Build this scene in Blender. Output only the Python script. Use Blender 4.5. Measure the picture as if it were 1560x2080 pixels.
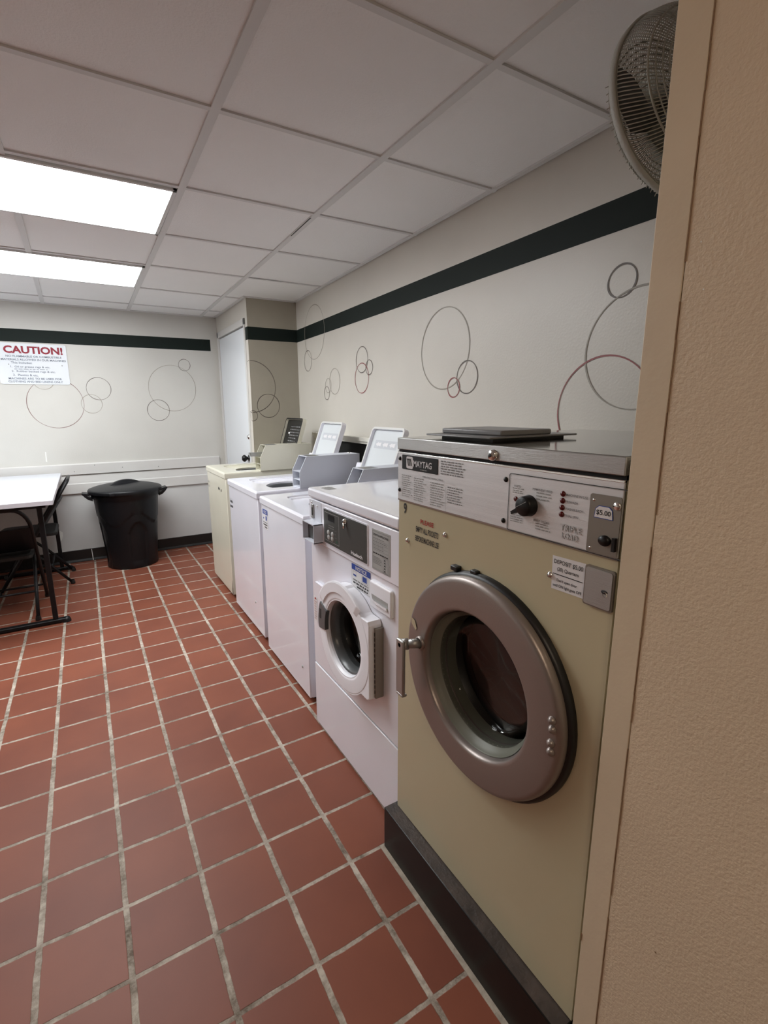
import bpy, bmesh, math, random
from math import pi, sin, cos, radians
from mathutils import Vector, Matrix
random.seed(7)
C = bpy.context.scene.collection
for o in list(bpy.data.objects):
    bpy.data.objects.remove(o, do_unlink=True)

# ---------------------------------------------------------------- camera
F_PX, YAW, PITCH, ROLL, EYE = 978.42, 0.5261, -0.2061, -0.0082, 1.4099
fw = Vector((sin(YAW)*cos(PITCH), cos(YAW)*cos(PITCH), sin(PITCH)))
rt = Vector((cos(YAW), -sin(YAW), 0))
up = rt.cross(fw)
r2 = rt*cos(ROLL)+up*sin(ROLL)
u2 = -rt*sin(ROLL)+up*cos(ROLL)
cd = bpy.data.cameras.new('camera')
cam = bpy.data.objects.new('camera', cd)
C.objects.link(cam)
cd.sensor_width = 36.0
cd.lens = F_PX/2080*36.0
cd.shift_x = 32.29/2080
cd.shift_y = -6.11/2080
cd.clip_start = 0.02
M = Matrix((( r2.x, u2.x, -fw.x, 0), (r2.y, u2.y, -fw.y, 0), (r2.z, u2.z, -fw.z, EYE), (0, 0, 0, 1)))
cam.matrix_world = M
bpy.context.scene.camera = cam

# ---------------------------------------------------------------- world, exposure
w = bpy.data.worlds.new('world')
bpy.context.scene.world = w
w.use_nodes = True
w.node_tree.nodes['Background'].inputs[0].default_value = (1.0, 0.9, 0.78, 1)
w.node_tree.nodes['Background'].inputs[1].default_value = 0.05
vs = bpy.context.scene.view_settings
vs.view_transform = 'Standard'
vs.look = 'None'
vs.exposure = 0.0
vs.gamma = 1.0
vs.use_curve_mapping = False
TROFFER = 18.0          # strength of the ceiling light diffusers
WARM_FILL = 34.0             # strength of the added warm fill lamp behind the camera

# ---------------------------------------------------------------- materials
def lin(h):
    h = h.lstrip('#')
    v = [int(h[i:i+2], 16)/255 for i in (0, 2, 4)]
    return tuple(c/12.92 if c <= .04045 else ((c+.055)/1.055)**2.4 for c in v)+(1,)

def mat(name, col, rough=.5, metal=0., bump=0., bscale=60., spec=.5, coat=0., var=0., vscale=4., emit=None, estr=0., stretch=None, coords='Object', detail=3.):
    m = bpy.data.materials.new(name)
    m.use_nodes = True
    nt = m.node_tree
    b = nt.nodes['Principled BSDF']
    if isinstance(col, str):
        col = lin(col)
    b.inputs['Base Color'].default_value = col
    b.inputs['Roughness'].default_value = rough
    b.inputs['Metallic'].default_value = metal
    b.inputs['Specular IOR Level'].default_value = spec
    b.inputs['Coat Weight'].default_value = coat
    b.inputs['Coat Roughness'].default_value = .06
    if emit is not None:
        b.inputs['Emission Color'].default_value = emit
        b.inputs['Emission Strength'].default_value = estr
    if bump or var:
        tc = nt.nodes.new('ShaderNodeTexCoord')
        mp = nt.nodes.new('ShaderNodeMapping')
        if stretch:
            mp.inputs['Scale'].default_value = stretch
        nt.links.new(tc.outputs[coords], mp.inputs['Vector'])
    if bump:
        n = nt.nodes.new('ShaderNodeTexNoise')
        n.inputs['Scale'].default_value = bscale
        n.inputs['Detail'].default_value = detail
        nt.links.new(mp.outputs[0], n.inputs['Vector'])
        bp = nt.nodes.new('ShaderNodeBump')
        bp.inputs['Strength'].default_value = min(1., bump)
        bp.inputs['Distance'].default_value = .002 if bump <= 1 else .002*bump
        nt.links.new(n.outputs['Fac'], bp.inputs['Height'])
        nt.links.new(bp.outputs[0], b.inputs['Normal'])
    if var:
        n2 = nt.nodes.new('ShaderNodeTexNoise')
        n2.inputs['Scale'].default_value = vscale
        n2.inputs['Detail'].default_value = 4
        nt.links.new(mp.outputs[0], n2.inputs['Vector'])
        mr = nt.nodes.new('ShaderNodeMapRange')
        mr.inputs['From Min'].default_value = .3
        mr.inputs['From Max'].default_value = .7
        mr.inputs['To Min'].default_value = 1-var
        mr.inputs['To Max'].default_value = 1+var
        nt.links.new(n2.outputs['Fac'], mr.inputs['Value'])
        mx = nt.nodes.new('ShaderNodeVectorMath')
        mx.operation = 'SCALE'
        mx.inputs[0].default_value = col[:3]
        nt.links.new(mr.outputs[0], mx.inputs['Scale'])
        nt.links.new(mx.outputs[0], b.inputs['Base Color'])
    return m

PAINT = mat('wall_paint', (.585, .555, .50, 1), .38, bump=.25, bscale=120, var=.04, vscale=2)
PAINTB = mat('back_wall_paint', (.57, .56, .525, 1), .38, bump=.25, bscale=120, var=.04, vscale=2)
LOWPAINT = mat('lower_wall_paint', (.56, .56, .55, 1), .4, bump=.2, bscale=120, var=.03)
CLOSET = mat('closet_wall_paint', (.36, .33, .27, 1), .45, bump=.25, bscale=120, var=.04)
TRIMP = mat('trim_paint', (.60, .59, .57, 1), .35, var=.03)
STRIPE = mat('dark_green_stripe_paint', (.008, .014, .012, 1), .6, spec=.2)
RGREY = mat('grey_ring_paint', (.31, .285, .24, 1), .5)
RDARK = mat('dark_ring_paint', (.12, .10, .085, 1), .5)
RRED = mat('red_ring_paint', (.26, .065, .065, 1), .5)
CTILE = mat('ceiling_tile', (.82, .82, .81, 1), .9, bump=.6, bscale=160, var=.03, vscale=1.2)
TBAR = mat('ceiling_grid_paint', (.64, .64, .63, 1), .6)
NEARW = mat('near_wall_paint', (.66, .535, .385, 1), .5, bump=.55, bscale=210, detail=2, var=.03, vscale=3)
NEART = mat('near_trim_paint', (.645, .538, .388, 1), .45, bump=.3, bscale=60, var=.03, vscale=8)
CAULK = mat('caulk_crack', (.25, .15, .08, 1), .8)
BLACKR = mat('black_rubber', (.008, .008, .008, 1), .4)
COVE = mat('black_cove_base', (.007, .006, .006, 1), .4, bump=.3, bscale=20)
GROUT = mat('grout_strip', (.36, .31, .25, 1), .9, bump=1, bscale=200, var=.2, vscale=40)
WHITE = mat('white_enamel', (.83, .83, .90, 1), .22, var=.015, coat=.9)
WHITEP = mat('white_plastic', (.88, .88, .93, 1), .35)
LINER = mat('lid_liner_white', (.60, .63, .645, 1), .35)
LIDRIM = mat('lid_rim_offwhite', (.62, .62, .60, 1), .3)
HINGEM = mat('hinge_metal', (.28, .25, .22, 1), .45, metal=.4)
GREYBOX = mat('grey_powder_coat', (.58, .60, .66, 1), .4, bump=.2, bscale=300)
CREAM = mat('cream_enamel', (.66, .64, .53, 1), .25, var=.02, coat=.3)
KHAKI = mat('khaki_enamel', (.51, .455, .305, 1), .26, bump=.06, bscale=40, var=.02, coat=.5)
STEEL = mat('brushed_steel', (.42, .42, .41, 1), .36, metal=.8, bump=.25, bscale=30, stretch=(8, .6, 60))
PANELST = mat('brushed_panel_steel', (.68, .68, .69, 1), .42, metal=.5, bump=.2, bscale=30, stretch=(8, .6, 60), var=.05, vscale=2)
TOPST = mat('polished_top_steel', (.36, .35, .32, 1), .09, metal=1.)
DOORM = mat('satin_door_metal', (.31, .27, .25, 1), .38, metal=.65, bump=.1, bscale=200)
CHROME = mat('chrome', (.75, .74, .72, 1), .15, metal=1.)
DSTEEL = mat('dark_coin_plate_steel', (.26, .24, .21, 1), .45, metal=.7)
BLACKP = mat('black_plastic', (.006, .006, .006, 1), .35, spec=.35)
DGREY = mat('dark_grey_panel', (.055, .058, .055, 1), .4)
MGREY = mat('grey_door_ring', (.085, .09, .092, 1), .3)
HGREY = mat('handle_grey', (.10, .105, .11, 1), .4)
LIDGREY = mat('hopper_lid_grey', (.19, .19, .195, 1), .35)
INKB = mat('black_ink', (.02, .02, .02, 1), .6)
INKG = mat('grey_ink', (.22, .22, .22, 1), .6)
INKLG = mat('faint_ink', (.34, .34, .33, 1), .6)
INKR = mat('red_ink', (.35, .01, .01, 1), .6)
INKC = mat('crimson_ink', (.27, .012, .03, 1), .6)
INKBL = mat('blue_ink', (.02, .06, .30, 1), .5)
INKBG = mat('bluegrey_ink', (.17, .2, .25, 1), .6)
PAPER = mat('sticker_white', (.72, .71, .72, 1), .45)
PAPERW = mat('sign_white', (.70, .73, .77, 1), .3)
RUBG = mat('grey_green_rubber', (.17, .175, .14, 1), .45)
LABG = mat('instruction_label_grey', (.38, .38, .37, 1), .45)
LED = mat('red_indicator', (.09, .006, .006, 1), .25)
TABLE = mat('white_laminate', (.60, .62, .67, 1), .3)
TABLEE = mat('table_edge_band', (.62, .60, .64, 1), .4)
BINP = mat('black_bin_plastic', (.0045, .005, .0065, 1), .4, spec=.35, bump=.3, bscale=120)
DOORP = mat('white_door_paint', (.70, .73, .76, 1), .35)
DRUM = mat('drum_steel', (.10, .10, .10, 1), .3, metal=1.)
DARK = mat('dark_void', (.004, .004, .004, 1), .8)
WIRE = mat('dusty_wire', (.36, .35, .30, 1), .45, metal=.3)
BANDM = mat('dusty_fan_band', (.42, .42, .38, 1), .55, bump=.6, bscale=200)
FANB = mat('fan_blade_grey', (.07, .07, .065, 1), .5)
CLIPP = mat('scuff_white', (.8, .8, .76, 1), .6)

def thin_glass(name, tint, gain):
    m = bpy.data.materials.new(name)
    m.use_nodes = True
    nt = m.node_tree
    nt.nodes.remove(nt.nodes['Principled BSDF'])
    out = nt.nodes['Material Output']
    tr = nt.nodes.new('ShaderNodeBsdfTransparent')
    tr.inputs[0].default_value = tint
    gl = nt.nodes.new('ShaderNodeBsdfGlossy')
    gl.inputs['Roughness'].default_value = .03
    fr = nt.nodes.new('ShaderNodeFresnel')
    fr.inputs[0].default_value = gain
    mx = nt.nodes.new('ShaderNodeMixShader')
    ml = nt.nodes.new('ShaderNodeMath')
    ml.operation = 'MULTIPLY'
    ml.inputs[1].default_value = .09
    nt.links.new(fr.outputs[0], ml.inputs[0])
    nt.links.new(ml.outputs[0], mx.inputs[0])
    nt.links.new(tr.outputs[0], mx.inputs[1])
    nt.links.new(gl.outputs[0], mx.inputs[2])
    nt.links.new(mx.outputs[0], out.inputs[0])
    return m
GLASS = thin_glass('door_glass', (.7, .7, .7, 1), 1.45)

def perf_mat():
    m = bpy.data.materials.new('perforated_drum')
    m.use_nodes = True
    nt = m.node_tree
    b = nt.nodes['Principled BSDF']
    b.inputs['Metallic'].default_value = .3
    b.inputs['Roughness'].default_value = .5
    tc = nt.nodes.new('ShaderNodeTexCoord')
    v = nt.nodes.new('ShaderNodeTexVoronoi')
    v.inputs['Scale'].default_value = 70
    v.inputs['Randomness'].default_value = 0.15
    nt.links.new(tc.outputs['Object'], v.inputs['Vector'])
    r = nt.nodes.new('ShaderNodeValToRGB')
    r.color_ramp.elements[0].position = .35
    r.color_ramp.elements[0].color = (.002, .002, .002, 1)
    r.color_ramp.elements[1].position = .42
    r.color_ramp.elements[1].color = (.34, .32, .28, 1)
    nt.links.new(v.outputs['Distance'], r.inputs[0])
    nt.links.new(r.outputs[0], b.inputs['Base Color'])
    return m
PERF = perf_mat()

TP, TX0, TY0 = .2091, .5807, 1.3363
def floor_mat():
    m = bpy.data.materials.new('quarry_tile_floor')
    m.use_nodes = True
    nt = m.node_tree
    N = nt.nodes
    L = nt.links
    b = N['Principled BSDF']
    tc = N.new('ShaderNodeTexCoord')
    def math_(op, a, b_=None, c=None):
        n = N.new('ShaderNodeMath')
        n.operation = op
        for i, v in enumerate((a, b_, c)):
            if v is None:
                continue
            if isinstance(v, (int, float)):
                n.inputs[i].default_value = v
            else:
                L.new(v, n.inputs[i])
        return n.outputs[0]
    nz = N.new('ShaderNodeTexNoise')
    nz.inputs['Scale'].default_value = 9
    nz.inputs['Detail'].default_value = 5
    nz.inputs['Roughness'].default_value = .7
    L.new(tc.outputs['Object'], nz.inputs['Vector'])
    sx = N.new('ShaderNodeSeparateXYZ')
    L.new(tc.outputs['Object'], sx.inputs[0])
    sc = N.new('ShaderNodeSeparateColor')
    L.new(nz.outputs['Color'], sc.inputs[0])
    wob = .0045
    fx = math_('ADD', math_('DIVIDE', math_('SUBTRACT', sx.outputs[0], TX0), TP), 100.5)
    fy = math_('ADD', math_('DIVIDE', math_('SUBTRACT', sx.outputs[1], TY0), TP), 100.5)
    wx = math_('MULTIPLY', math_('SUBTRACT', sc.outputs[0], .5), wob/TP*2)
    wy = math_('MULTIPLY', math_('SUBTRACT', sc.outputs[1], .5), wob/TP*2)
    dx = math_('MULTIPLY', math_('ABSOLUTE', math_('SUBTRACT', math_('FRACT', math_('ADD', fx, wx)), .5)), TP)
    dy = math_('MULTIPLY', math_('ABSOLUTE', math_('SUBTRACT', math_('FRACT', math_('ADD', fy, wy)), .5)), TP)
    hx, hy = .0078, .0058
    gx = math_('SUBTRACT', dx, hx)
    gy = math_('SUBTRACT', dy, hy)
    dist = math_('MINIMUM', gx, gy)          # <0 in grout
    mr = N.new('ShaderNodeMapRange')
    mr.inputs['From Min'].default_value = -.0009
    mr.inputs['From Max'].default_value = .0009
    L.new(dist, mr.inputs['Value'])
    mask = mr.outputs[0]
    # per tile tone
    cx = N.new('ShaderNodeCombineXYZ')
    L.new(math_('FLOOR', math_('ADD', fx, .5)), cx.inputs[0])
    L.new(math_('FLOOR', math_('ADD', fy, .5)), cx.inputs[1])
    wn = N.new('ShaderNodeTexWhiteNoise')
    wn.noise_dimensions = '2D'
    L.new(cx.outputs[0], wn.inputs['Vector'])
    n2 = N.new('ShaderNodeTexNoise')
    n2.inputs['Scale'].default_value = 3.2
    n2.inputs['Detail'].default_value = 6
    L.new(tc.outputs['Object'], n2.inputs['Vector'])
    tone = math_('ADD', math_('ADD', math_('MULTIPLY', wn.outputs['Value'], .25), .1), math_('MULTIPLY', n2.outputs['Fac'], .7))
    cr = N.new('ShaderNodeValToRGB')
    cr.color_ramp.elements[0].position = .2
    cr.color_ramp.elements[0].color = (.138, .043, .028, 1)
    cr.color_ramp.elements[1].position = .9
    cr.color_ramp.elements[1].color = (.240, .077, .043, 1)
    L.new(tone, cr.inputs[0])
    n3 = N.new('ShaderNodeTexNoise')
    n3.inputs['Scale'].default_value = 35
    n3.inputs['Detail'].default_value = 6
    n3.inputs['Roughness'].default_value = .75
    L.new(tc.outputs['Object'], n3.inputs['Vector'])
    cg = N.new('ShaderNodeValToRGB')
    cg.color_ramp.elements[0].position = .38
    cg.color_ramp.elements[0].color = (.13, .10, .075, 1)
    cg.color_ramp.elements[1].position = .62
    cg.color_ramp.elements[1].color = (.50, .44, .37, 1)
    n4 = N.new('ShaderNodeTexNoise')
    n4.inputs['Scale'].default_value = 7
    n4.inputs['Detail'].default_value = 3
    L.new(tc.outputs['Object'], n4.inputs['Vector'])
    L.new(math_('ADD', math_('MULTIPLY', n3.outputs['Fac'], .6), math_('MULTIPLY', n4.outputs['Fac'], .42)), cg.inputs[0])
    mx = N.new('ShaderNodeMix')
    mx.data_type = 'RGBA'
    L.new(mask, mx.inputs['Factor'])
    L.new(cg.outputs[0], mx.inputs['A'])
    L.new(cr.outputs[0], mx.inputs['B'])
    L.new(mx.outputs['Result'], b.inputs['Base Color'])
    rr = N.new('ShaderNodeMapRange')
    rr.inputs['To Min'].default_value = .85
    rr.inputs['To Max'].default_value = .45
    b.inputs['Specular IOR Level'].default_value = .22
    L.new(mask, rr.inputs['Value'])
    L.new(rr.outputs[0], b.inputs['Roughness'])
    bp = N.new('ShaderNodeBump')
    bp.inputs['Strength'].default_value = .6
    bp.inputs['Distance'].default_value = .002
    h = math_('ADD', mask, math_('MULTIPLY', n3.outputs['Fac'], .15))
    L.new(h, bp.inputs['Height'])
    L.new(bp.outputs[0], b.inputs['Normal'])
    return m
FLOORM = floor_mat()

# ---------------------------------------------------------------- mesh helpers
class MB:
    """collects shapes into one mesh with several materials"""
    def __init__(s):
        s.bm = bmesh.new()
        s.mats = []
    def mi(s, m):
        if m not in s.mats:
            s.mats.append(m)
        return s.mats.index(m)
    def faces(s, vs, fs, m, smooth=False):
        i = s.mi(m)
        v = [s.bm.verts.new(p) for p in vs]
        out = []
        for f in fs:
            try:
                fc = s.bm.faces.new([v[k] for k in f])
            except ValueError:
                continue
            fc.material_index = i
            fc.smooth = smooth
            out.append(fc)
        return v, out
    def box(s, x0, x1, y0, y1, z0, z1, m, bev=0., seg=2, rot=None, piv=None):
        P = [Vector((x, y, z)) for x in (x0, x1) for y in (y0, y1) for z in (z0, z1)]
        if rot is not None:
            pv = Vector(piv) if piv else Vector(((x0+x1)/2, (y0+y1)/2, (z0+z1)/2))
            P = [rot @ (p-pv)+pv for p in P]
        F = [(0, 1, 3, 2), (4, 6, 7, 5), (0, 4, 5, 1), (2, 3, 7, 6), (0, 2, 6, 4), (1, 5, 7, 3)]
        v, f = s.faces(P, F, m)
        if bev > 0:
            es = list({e for fc in f for e in fc.edges})
            r = bmesh.ops.bevel(s.bm, geom=es, offset=bev, segments=seg, affect='EDGES', profile=.5)
            for fc in r['faces']:
                fc.material_index = s.mi(m)
                fc.smooth = True
        return s
    def tube(s, path, r, m, n=8, cap=True, closed=False):
        P = [Vector(p) for p in path]
        rr = r if isinstance(r, (list, tuple)) else [r]*len(P)
        L_ = len(P)
        tang = []
        for i in range(L_):
            a = P[(i-1) % L_] if (closed or i > 0) else P[i]
            b = P[(i+1) % L_] if (closed or i < L_-1) else P[i]
            t = (b-a)
            t.normalize()
            tang.append(t)
        ref = Vector((0, 0, 1)) if abs(tang[0].z) < .9 else Vector((1, 0, 0))
        nrm = (ref-tang[0]*ref.dot(tang[0])).normalized()
        vs, fs = [], []
        for i in range(L_):
            nrm = (nrm-tang[i]*nrm.dot(tang[i])).normalized()
            bn = tang[i].cross(nrm)
            for k in range(n):
                a = 2*pi*k/n
                vs.append(P[i]+(nrm*cos(a)+bn*sin(a))*rr[i])
        for i in range(L_ if closed else L_-1):
            j = (i+1) % L_
            for k in range(n):
                k2 = (k+1) % n
                fs.append((i*n+k, i*n+k2, j*n+k2, j*n+k))
        if cap and not closed:
            fs.append(tuple(range(n-1, -1, -1)))
            fs.append(tuple((L_-1)*n+k for k in range(n)))
        s.faces(vs, fs, m, smooth=n > 4)
        return s
    def cyl(s, p0, p1, r, m, n=20, r1=None):
        return s.tube([p0, p1], [r, r if r1 is None else r1], m, n)
    def lathe(s, prof, c, ax, m, n=48, mats=None, sx=1., arc=None):
        """prof: (radius, offset along ax); ax axis vector"""
        ax = Vector(ax).normalized()
        ref = Vector((0, 0, 1)) if abs(ax.z) < .9 else Vector((1, 0, 0))
        a = (ref-ax*ref.dot(ax)).normalized()
        b = ax.cross(a)
        c = Vector(c)
        vs, fs = [], []
        for (r, h) in prof:
            for k in range(n):
                t = 2*pi*k/n
                vs.append(c+ax*h+(a*cos(t)+b*sin(t)*sx)*r)
        for i in range(len(prof)-1):
            mm = mats[i] if mats else m
            vv = []
        v = [s.bm.verts.new(p) for p in vs]
        for i in range(len(prof)-1):
            mm = s.mi(mats[i] if mats else m)
            for k in range(n):
                k2 = (k+1) % n
                try:
                    f = s.bm.faces.new((v[i*n+k], v[i*n+k2], v[(i+1)*n+k2], v[(i+1)*n+k]))
                    f.material_index = mm
                    f.smooth = True
                except ValueError:
                    pass
        return s
    def disc(s, c, ax, r, m, n=32, r0=0.):
        if r0 > 0:
            return s.lathe([(r, 0), (r0, 0)], c, ax, m, n)
        ax = Vector(ax).normalized()
        ref = Vector((0, 0, 1)) if abs(ax.z) < .9 else Vector((1, 0, 0))
        a = (ref-ax*ref.dot(ax)).normalized()
        b = ax.cross(a)
        vs = [Vector(c)+(a*cos(2*pi*k/n)+b*sin(2*pi*k/n))*r for k in range(n)]
        s.faces(vs, [tuple(range(n))], m)
        return s
    def prism(s, poly, axis, lo, hi, m, bev=0.):
        """poly in the two other axes (order x,y,z without axis)"""
        def mk(p, h):
            q = list(p)
            q.insert(axis, h)
            return Vector(q)
        n = len(poly)
        vs = [mk(p, lo) for p in poly]+[mk(p, hi) for p in poly]
        fs = [tuple(range(n)), tuple(range(2*n-1, n-1, -1))]
        fs += [(i, (i+1) % n, (i+1) % n+n, i+n) for i in range(n)]
        v, f = s.faces(vs, fs, m)
        if bev:
            es = list({e for fc in f for e in fc.edges})
            r = bmesh.ops.bevel(s.bm, geom=es, offset=bev, segments=2, affect='EDGES', profile=.5)
            for fc in r['faces']:
                fc.material_index = s.mi(m)
                fc.smooth = True
        return s
    def plate_hole(s, fmap, rect, hole, m, n=96):
        """flat plate (in the u,v plane of fmap) between rect (u0,u1,v0,v1) and a star shaped hole function r(t) around centre"""
        u0, u1, v0, v1 = rect
        cu, cv, rf = hole
        vs, fs = [], []
        ang = [2*pi*k/n for k in range(n)]
        for cnr in ((u0, v0), (u1, v0), (u1, v1), (u0, v1)):
            ang.append(math.atan2(cnr[1]-cv, cnr[0]-cu) % (2*pi))
        ang = sorted(set(round(a, 6) for a in ang))
        N_ = len(ang)
        for t in ang:
            c_, s_ = cos(t), sin(t)
            k = 1e9
            if c_ > 1e-9: k = min(k, (u1-cu)/c_)
            if c_ < -1e-9: k = min(k, (u0-cu)/c_)
            if s_ > 1e-9: k = min(k, (v1-cv)/s_)
            if s_ < -1e-9: k = min(k, (v0-cv)/s_)
            r = rf(t)
            vs.append(fmap(cu+c_*r, cv+s_*r))
            vs.append(fmap(cu+c_*k, cv+s_*k))
        for i in range(N_):
            j = (i+1) % N_
            fs.append((2*i, 2*i+1, 2*j+1, 2*j))
        s.faces(vs, fs, m)
        return s
    def quad(s, pts, m):
        s.faces([Vector(p) for p in pts], [tuple(range(len(pts)))], m)
        return s
    def build(s, name, parent=None, origin=None, bevel=0.):
        s.bm.normal_update()
        bmesh.ops.recalc_face_normals(s.bm, faces=s.bm.faces)
        me = bpy.data.meshes.new(name)
        o = Vector(origin) if origin is not None else Vector((0, 0, 0))
        rootloc = parent
        base = Vector((0, 0, 0))
        pr = parent
        while pr is not None:
            base += pr.location
            pr = pr.parent
        bmesh.ops.translate(s.bm, verts=s.bm.verts, vec=-(base+(o if parent is None else Vector((0, 0, 0)))))
        s.bm.to_mesh(me)
        s.bm.free()
        for m in s.mats:
            me.materials.append(m)
        ob = bpy.data.objects.new(name, me)
        C.objects.link(ob)
        if parent is not None:
            ob.parent = parent
        else:
            ob.location = o
        if bevel:
            b = ob.modifiers.new('bevel', 'BEVEL')
            b.width = bevel
            b.segments = 2
            b.limit_method = 'ANGLE'
        return ob

def tag(o, label=None, cat=None, group=None, kind=None):
    if label: o['label'] = label
    if cat: o['category'] = cat
    if group: o['group'] = group
    if kind: o['kind'] = kind
    return o
def thing(name, loc, label, cat, group=None, rz=0.):
    o = bpy.data.objects.new(name, None)
    o.empty_display_size = .1
    o.location = loc
    o.rotation_euler = (0, 0, rz)
    C.objects.link(o)
    return tag(o, label, cat, group)
def struct(mb, name):
    return tag(mb.build(name), kind='structure')

# plane frames for flat decoration: origin point and unit axes (reading direction, up, outward)
FX = (Vector((0, -1, 0)), Vector((0, 0, 1)), Vector((-1, 0, 0)))      # faces -x
FY = (Vector((1, 0, 0)), Vector((0, 0, 1)), Vector((0, -1, 0)))       # faces -y
FZ = (Vector((0, -1, 0)), Vector((1, 0, 0)), Vector((0, 0, 1)))       # lies flat, read from -x side
_tc = {}
def text_geo(s, bold):
    key = (s, bold)
    if key in _tc:
        return _tc[key]
    cu = bpy.data.curves.new('t', 'FONT')
    cu.body = s
    cu.size = 1
    cu.offset = bold
    cu.resolution_u = 3
    ob = bpy.data.objects.new('t', cu)
    C.objects.link(ob)
    dg = bpy.context.evaluated_depsgraph_get()
    me = bpy.data.meshes.new_from_object(ob.evaluated_get(dg))
    vs = [(v.co.x, v.co.y) for v in me.vertices]
    fs = [tuple(p.vertices) for p in me.polygons]
    bpy.data.objects.remove(ob)
    bpy.data.curves.remove(cu)
    bpy.data.meshes.remove(me)
    x0, x1 = min(v[0] for v in vs), max(v[0] for v in vs)
    y0, y1 = min(v[1] for v in vs), max(v[1] for v in vs)
    r = ([((a-x0)/(x1-x0)-.5, (b-y0)/(y1-y0)-.5) for a, b in vs], fs)
    _tc[key] = r
    return r
def text(mb, s, c, wd, ht, fr, m, lift=.0012, bold=.01, slant=0.):
    vs, fs = text_geo(s, bold)
    c = Vector(c)
    P = [c+fr[0]*(a*wd+b*ht*slant)+fr[1]*(b*ht)+fr[2]*lift for a, b in vs]
    mb.faces(P, fs, m)
def rect(mb, c, wd, ht, fr, m, lift=.0006):
    c = Vector(c)
    mb.faces([c+fr[0]*a*wd/2+fr[1]*b*ht/2+fr[2]*lift for a, b in ((-1, -1), (1, -1), (1, 1), (-1, 1))], [(0, 1, 2, 3)], m)
def rrect(mb, c, wd, ht, fr, m, rad, lift=.0006, thick=0., seg=5):
    c = Vector(c)
    pts = []
    for (sx, sy, a0) in ((1, 1, 0), (-1, 1, 90), (-1, -1, 180), (1, -1, 270)):
        for k in range(seg+1):
            a = radians(a0+90*k/seg)
            pts.append((sx*(wd/2-rad)+cos(a)*rad, sy*(ht/2-rad)+sin(a)*rad))
    n = len(pts)
    top = [c+fr[0]*a+fr[1]*b+fr[2]*(lift+thick) for a, b in pts]
    if thick <= 0:
        mb.faces(top, [tuple(range(n))], m)
    else:
        bot = [c+fr[0]*a+fr[1]*b+fr[2]*lift for a, b in pts]
        mb.faces(top+bot, [tuple(range(n)), tuple(range(2*n-1, n-1, -1))]+[(i, (i+1) % n, (i+1) % n+n, i+n) for i in range(n)], m)
def outline(mb, c, wd, ht, fr, m, rad, wth, lift=.001, seg=5, squash=None):
    c = Vector(c)
    A, B = [], []
    for (L_, w_, h_, r_) in ((A, wd, ht, rad), (B, wd-2*wth, ht-2*wth, max(rad-wth, .0001))):
        for (sx, sy, a0) in ((1, 1, 0), (-1, 1, 90), (-1, -1, 180), (1, -1, 270)):
            for k in range(seg+1):
                a = radians(a0+90*k/seg)
                L_.append(c+fr[0]*(sx*(w_/2-r_)+cos(a)*r_)+fr[1]*(sy*(h_/2-r_)+sin(a)*r_)+fr[2]*lift)
    n = len(A)
    mb.faces(A+B, [(i, (i+1) % n, (i+1) % n+n, i+n) for i in range(n)], m)
def greek(mb, c, wd, ht, rows, fr, m, fill=.45, lift=.001, ragged=.35, wordw=.1):
    """unreadable fine print: rows of broken dashes"""
    c = Vector(c)
    rh = ht/rows
    for r in range(rows):
        y = ht/2-rh*(r+.5)
        x = -wd/2
        end = wd/2-wd*ragged*random.random()
        while x < end-.001:
            L_ = min(wd*wordw*(.4+random.random()*1.1), end-x)
            rect(mb, c+fr[0]*(x+L_/2)+fr[1]*y, L_, rh*fill, fr, m, lift)
            x += L_+wd*.02+rh*.3
def ring(mb, cu, cv, r, fmap, m, wd=.0055, n=64, a0=0., a1=2*pi, rx=1.):
    vs, fs = [], []
    for k in range(n+1):
        t = a0+(a1-a0)*k/n
        ww = wd*(1+.25*sin(3*t+cu*9))
        for rr in (r-ww/2, r+ww/2):
            vs.append(fmap(cu+rr*cos(t)*rx, cv+rr*sin(t)))
    for k in range(n):
        fs.append((2*k, 2*k+1, 2*k+3, 2*k+2))
    mb.faces(vs, fs, m)

# ================================================================ SETTING
H = 2.311
YB = 5.20
def XW(y): return 1.575+.031*y
f = MB()
f.quad([(-3.4, -2.6, 0), (2.2, -2.6, 0), (2.2, 5.3, 0), (-3.4, 5.3, 0)], FLOORM)
struct(f, 'floor')
# mortar bead along the plinth and the machine fronts
g = MB()
g.box(.689, .704, .2, 1.13, 0, .002, GROUT)
struct(g, 'trim_1')

# ceiling
c = MB()
c.quad([(-3.4, -2.6, H+.004), (-3.4, 5.3, H+.004), (2.2, 5.3, H+.004), (2.2, -2.6, H+.004)], CTILE)
def bar(pts, wd=.029, lift=0.):
    for (a, b) in zip(pts[:-1], pts[1:]):
        a, b = Vector(a), Vector(b)
        d = (b-a).normalized()
        n = Vector((-d.y, d.x))*wd/2
        for z0, z1 in ((H-.003, H+.004),):
            v = [(a-n), (b-n), (b+n), (a+n)]
            vs = [(q.x, q.y, z0+lift) for q in v]+[(q.x, q.y, z1) for q in v]
            c.faces(vs, [(0, 1, 2, 3), (0, 4, 5, 1), (1, 5, 6, 2), (2, 6, 7, 3), (3, 7, 4, 0)], TBAR)
bar([(1.055, -2.6), (1.060, 1.70), (1.063, 2.30), (1.078, 2.91), (1.092, 3.55), (1.10, 4.233), (1.118, 5.18)])
bar([(.452, -2.6), (.455, 1.70), (.461, 2.32), (.466, 2.95), (.467, 4.2), (.472, 5.18)])
bar([(-.155, -2.6), (-.15, 2.32), (-.162, 3.5), (-.188, 5.18)])
for k in range(1, 5):
    bar([(-.155-.61*k, -2.6), (-.17-.61*k, 5.18)])
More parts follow.
